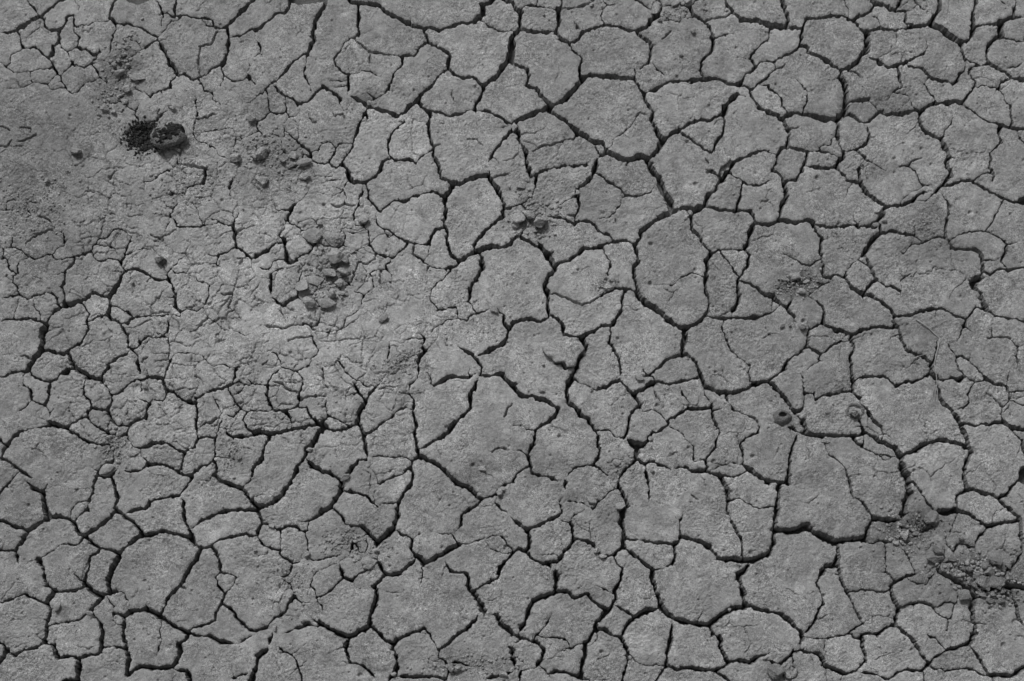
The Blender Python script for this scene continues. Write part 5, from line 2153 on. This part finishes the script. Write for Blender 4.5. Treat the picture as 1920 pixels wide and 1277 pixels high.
# thin curled flakes lying on the plates
def flake(pts, thick, lift, label, name='mud_flake', mat=None):
    P = np.array(pts, float)
    Q = spline(np.vstack([P, P[:1]]), 3.0)[:-1]
    Q = Q + wr.uniform(-0.7, 0.7, Q.shape)
    c = Q.mean(0); n = len(Q)
    hz = hs(*c)
    V = []; F = []
    rings = ((0.99, lift), (1.0, lift + thick * 0.55), (0.965, lift + thick * 0.95), (0.8, lift + thick * 1.15), (0.55, lift + thick * 1.1), (0.28, lift + thick * 1.25))
    for s, z in rings:
        for k, p in enumerate(Q):
            q = c + (p - c) * s
            zz = hz + z + (2.0 * float(vn(np.array([q[0]]), np.array([q[1]]), 9, 140)[0]) if s < 0.99 else 0) + 0.9 * float(vn(np.array([q[0]]), np.array([q[1]]), 3, 141)[0]) * (s < 0.9)
            gx, gy = gnd(q[0], q[1]); V.append((gx, gy, zz * PXM))
    gx, gy = gnd(*c); V.append((gx, gy, (hz + lift + thick * 1.3) * PXM)); top = len(V) - 1
    V.append((gx, gy, (hz - 1) * PXM)); bot = len(V) - 1
    for r in range(len(rings) - 1):
        for k in range(n):
            a = r * n + k; b = r * n + (k + 1) % n
            F.append((b, a, a + n, b + n))
    for k in range(n):
        F.append((len(rings) * n - n + (k + 1) % n, len(rings) * n - n + k, top)); F.append((k, (k + 1) % n, bot))
    V = np.array(V); o0 = np.array([gx, gy, 0]); 
    o = obj_from(name, V - o0, F, mat or M_FLAKE, loc=tuple(o0))
    bm = bmesh.new(); bm.from_mesh(o.data); bmesh.ops.recalc_face_normals(bm, faces=bm.faces); bm.to_mesh(o.data); bm.free()
    tag(o, label, 'mud flake', 'flakes lying on the plates'); return o
for pts, th, li, lb in FLAKES: flake(pts, th, li, lb)

# the dark stone
gx, gy = gnd(318, 258)
stone = bpy.data.objects.new('stone', None); COL.objects.link(stone); stone.location = (gx, gy, hs(318, 258) * PXM)
tag(stone, 'big stone with a charred black pitted top and a pale grey rim', 'stone')
def slab(name, outline, prof, mat, parent, origin, seed, amp):
    P = np.array(outline, float); Q = spline(np.vstack([P, P[:1]]), 1.6)[:-1]; c = Q.mean(0); n = len(Q)
    sh = Vector(np.random.RandomState(seed).uniform(-40, 40, 3)); V = []; F = []
    def put(q, z):
        p = Vector((q[0] * 0.16, q[1] * 0.16, z * 0.2)) + sh
        d = MN.fractal(p, 0.5, 2.1, 5) * amp; e = MN.noise(p * 2.2) * amp * 0.8
        q = q + (q - c) / (np.hypot(*(q - c)) + 1e-3) * d * 0.6
        gx, gy = gnd(q[0], q[1]); V.append((gx - origin[0], gy - origin[1], (z + e + d * 0.5) * PXM - origin[2]))
    for s_, z in prof:
        for p in Q: put(c + (p - c) * s_, z)
    put(c, prof[-1][1])
    for r in range(len(prof) - 1):
        for k in range(n):
            a = r * n + k; b = r * n + (k + 1) % n; F.append((b, a, a + n, b + n))
    for k in range(n): F.append(((len(prof) - 1) * n + (k + 1) % n, (len(prof) - 1) * n + k, len(V) - 1))
    o = obj_from(name, np.array(V), F, mat, parent)
    bm = bmesh.new(); bm.from_mesh(o.data); bmesh.ops.recalc_face_normals(bm, faces=bm.faces)
    bm.to_mesh(o.data); bm.free(); return o
Z0 = hs(318, 262)
og = (gx, gy, Z0 * PXM)
slab('stone_body', [(284, 262), (290, 250), (303, 241), (322, 237), (341, 240), (350, 254), (353, 263), (342, 272), (322, 279), (305, 284), (295, 280), (289, 272)],
     [(0.80, Z0 - 1), (0.84, Z0 + 3), (0.95, Z0 + 7), (1.0, Z0 + 10), (0.99, Z0 + 13), (0.94, Z0 + 16), (0.86, Z0 + 18), (0.76, Z0 + 19), (0.66, Z0 + 19.5), (0.55, Z0 + 19.5), (0.4, Z0 + 19), (0.2, Z0 + 19)], M_STONE, stone, og, 31, 3.2)
slab('charred_crust', [(289, 262), (295, 250), (309, 243), (326, 239), (343, 241), (350, 252), (344, 261), (330, 266), (317, 272), (304, 278), (294, 272)],
     [(1.0, Z0 + 11), (1.0, Z0 + 15.5), (0.95, Z0 + 18.6), (0.86, Z0 + 20), (0.74, Z0 + 20.6), (0.6, Z0 + 20), (0.46, Z0 + 20.6), (0.3, Z0 + 20), (0.15, Z0 + 20.4)], M_CHAR, stone, og, 37, 4.6)

# burrow turret and the pebble in its crater
def turret(x, y):
    gx, gy = gnd(x, y); root = bpy.data.objects.new('burrow_mound', None); COL.objects.link(root); root.location = (gx, gy, hs(x, y) * PXM)
    tag(root, 'round mud mound with a dark burrow hole near its top', 'burrow mound')
    R = np.random.RandomState(44); n = 48; prof = ((18, -1.5), (16.5, 1.5), (15, 5), (12.5, 8.5), (10, 10.6), (8.6, 11.2), (7.4, 10.4), (6.7, 7), (6.2, 1), (5.6, -5))
    V = []; F = []
    for k, (r, z) in enumerate(prof):
        cxx, cyy = (0, 0.62 * (k)) if k < 6 else (0, 4.4)
        for i in range(n):
            a = 2 * math.pi * i / n
            rr = r * (1 + 0.07 * math.sin(3 * a + 1 + 0.3 * k) + 0.05 * math.sin(7 * a + k) + R.uniform(-.035, .035))
            V.append((cxx + rr * math.cos(a), cyy + rr * math.sin(a) * (0.92 if k < 5 else 0.62), z + R.uniform(-.5, .5)))
    for k in range(len(prof) - 1):
        for i in range(n):
            a = k * n + i; b = k * n + (i + 1) % n; F.append((a, b, b + n, a + n))
    obj_from('mound_wall', np.array(V) * PXM, F, M_MOUND, root)
    obj_from('hole', np.array([(5.9 * math.cos(t), 4.4 + 3.9 * math.sin(t), -3.5) for t in np.linspace(0, 2 * math.pi, 25)[:-1]]) * PXM, [tuple(range(24))], M_HOLE, root)
turret(1467, 783)
def torus_rim(x, y, R0, r0, label):
    gx, gy = gnd(x, y); R = np.random.RandomState(45); n, m = 56, 12; V = []; F = []
    for i in range(n):
        a = 2 * math.pi * i / n; f = 0.55 + 0.45 * math.sin(a * 1 + 0.4)
        for j in range(m):
            b = 2 * math.pi * j / m
            rr = (R0 + r0 * (0.5 + 0.5 * f) * math.cos(b)) * (1 + 0.05 * math.sin(4 * a))
            V.append((rr * math.cos(a) + 2.2 * MN.noise(Vector((math.cos(a) * 2.5, math.sin(a) * 2.5, b * .4))) + R.uniform(-.4, .4), rr * math.sin(a) * 0.9 + 2.0 * MN.noise(Vector((math.cos(a) * 3, 7, math.sin(a) * 3))) + R.uniform(-.4, .4), -0.4 + r0 * 0.6 * math.sin(b) * (0.3 + f * 0.7) + 1.5 * MN.noise(Vector((math.cos(a) * 4, 3, math.sin(a) * 4))) + R.uniform(-.3, .3)))
    for i in range(n):
        for j in range(m): F.append((i * m + j, i * m + (j + 1) % m, ((i + 1) % n) * m + (j + 1) % m, ((i + 1) % n) * m + j))
    o = obj_from('crater_rim', np.array(V) * PXM, F, M_MOUND, loc=(gx, gy, hs(x, y) * PXM))
    tag(o, label, 'crater rim')
torus_rim(1603, 771, 14.5, 3.2, 'low mud ring round the pale pebble on the right')
o = clod(1599, 773, 10.5, 9, 0.75, 0.3, 777, 0.15, 4, M_PALE, 'pebble', 14, 0.14)
tag(o, 'pale angular pebble sitting inside the low mud ring', 'pebble')
o = clod(302, 490, 11, 9, 0.8, -0.2, 778, 0.2, 4, M_MOUND, 'pebble', 14, 0.14)
tag(o, 'rough round pebble alone on the plate left of the crumbly patch', 'pebble')

# dry grass
def strand(pts, r, z0, name, mat, parent, loc):
    P = spline(np.array(pts, float), 4.0); n = len(P); m = 6; V = []; F = []
    for i in range(n):
        t = P[min(i + 1, n - 1)] - P[max(i - 1, 0)]; t = t / (np.hypot(*t) + 1e-6); nx, ny = -t[1], t[0]
        rr = r * (1 - 0.55 * i / n); zz = max(hs(P[i][0], P[i][1]), -1) + z0 + 1.2 * math.sin(i * 0.35)
        for j in range(m):
            b = 2 * math.pi * j / m
            gx, gy = gnd(P[i][0] + nx * rr * math.cos(b), P[i][1] + ny * rr * math.cos(b)); V.append((gx - loc[0], gy - loc[1], (zz + rr * math.sin(b)) * PXM))
    for i in range(n - 1):
        for j in range(m): F.append((i * m + j, i * m + (j + 1) % m, (i + 1) * m + (j + 1) % m, (i + 1) * m + j))
    return obj_from(name, np.array(V), F, mat, parent)
gl = gnd(1755, 690)
gr = bpy.data.objects.new('dry_grass_stalk', None); COL.objects.link(gr); gr.location = (gl[0], gl[1], 0)
tag(gr, 'thin dry grass stalk lying across the cracks on the right, frayed at its lower end', 'grass stalk')
strand([(1717, 600), (1730, 609), (1742, 617), (1752, 626), (1761, 634), (1760, 645), (1755, 664), (1752, 684), (1755, 702), (1756, 722), (1753, 742)], 1.15, 2.4, 'stem', M_STRAW, gr, gl)
strand([(1742, 616), (1757, 608), (1775, 600)], 0.75, 2.2, 'blade', M_STRAW, gr, gl)
strand([(1710, 674), (1727, 667), (1740, 663), (1754, 664)], 0.6, 2.0, 'blade', M_STRAW, gr, gl)
strand([(1757, 717), (1775, 727), (1793, 735), (1812, 745)], 0.5, 1.8, 'blade', M_STRAW, gr, gl)
for k in range(9):
    a = wr.uniform(-9, 9)
    strand([(1754 + a * 0.2, 722), (1753 + a * 0.7, 738), (1751 + a, 752 + wr.uniform(0, 18))], 0.45, 1.6 + wr.uniform(-.5, .8), 'root', M_STRAW, gr, gl)

# crumbs nobody could count
def crumbs(name, spec, mat, seed, kind='stuff'):
    R = np.random.RandomState(seed); V = []; F = []; nv = 0
    shapes = [lump(seed + i, 2, 7, 0.6, 0.05) for i in range(14)]; f0 = np.array(ICO[2][1])
    for cx, cy, rx, ry, a, n, r0, r1 in spec:
        for _ in range(n):
            if rx > 500: x, y = R.uniform(-40, W0 + 40), R.uniform(-40, H0 + 40)
            else:
                u, w = R.randn(2) * 0.6; x = cx + u * rx * math.cos(a) - w * ry * math.sin(a); y = cy + u * rx * math.sin(a) + w * ry * math.cos(a)
            i = int((x + MG) / CELL); j = int((y + MG) / CELL)
            if not (2 < i < NX - 3 and 2 < j < NY - 3) or lab[j, i] == 0 or S[j, i] < 1.0: continue
            r = r0 + (r1 - r0) * R.rand() ** 2.6
            v = shapes[R.randint(14)] * np.array([r, r * R.uniform(.6, 1), r * R.uniform(.4, .8)])
            t = R.uniform(0, 6.28); c, s = math.cos(t), math.sin(t)
            v = np.stack([v[:, 0] * c - v[:, 1] * s, v[:, 0] * s + v[:, 1] * c, v[:, 2]], 1) * PXM
            gx, gy = gnd(x, y); v = v + np.array([gx, gy, (float(Hh[j, i]) + r * 0.3) * PXM])
            V.append(v); F.append(f0 + nv); nv += len(v)
    V = np.concatenate(V); F = np.concatenate(F)
    me = bpy.data.meshes.new(name); me.vertices.add(len(V)); me.vertices.foreach_set('co', V.astype(np.float32).ravel())
    me.loops.add(len(F) * 3); me.loops.foreach_set('vertex_index', F.astype(np.int32).ravel())
    me.polygons.add(len(F)); me.polygons.foreach_set('loop_start', np.arange(0, len(F) * 3, 3, dtype=np.int32)); me.update(calc_edges=True)
    me.materials.append(mat); o = bpy.data.objects.new(name, me); COL.objects.link(o)
    return tag(o, kind=kind)
tag(crumbs('crumbs', CRUMBS, M_CLOD, 61), 'fine crumbs of dry mud strewn over the plates', 'crumbs')
tag(crumbs('charred_grit', CHAR, M_CHAR, 62), 'black charred grit filling the hollow left of the stone', 'grit')
settle()
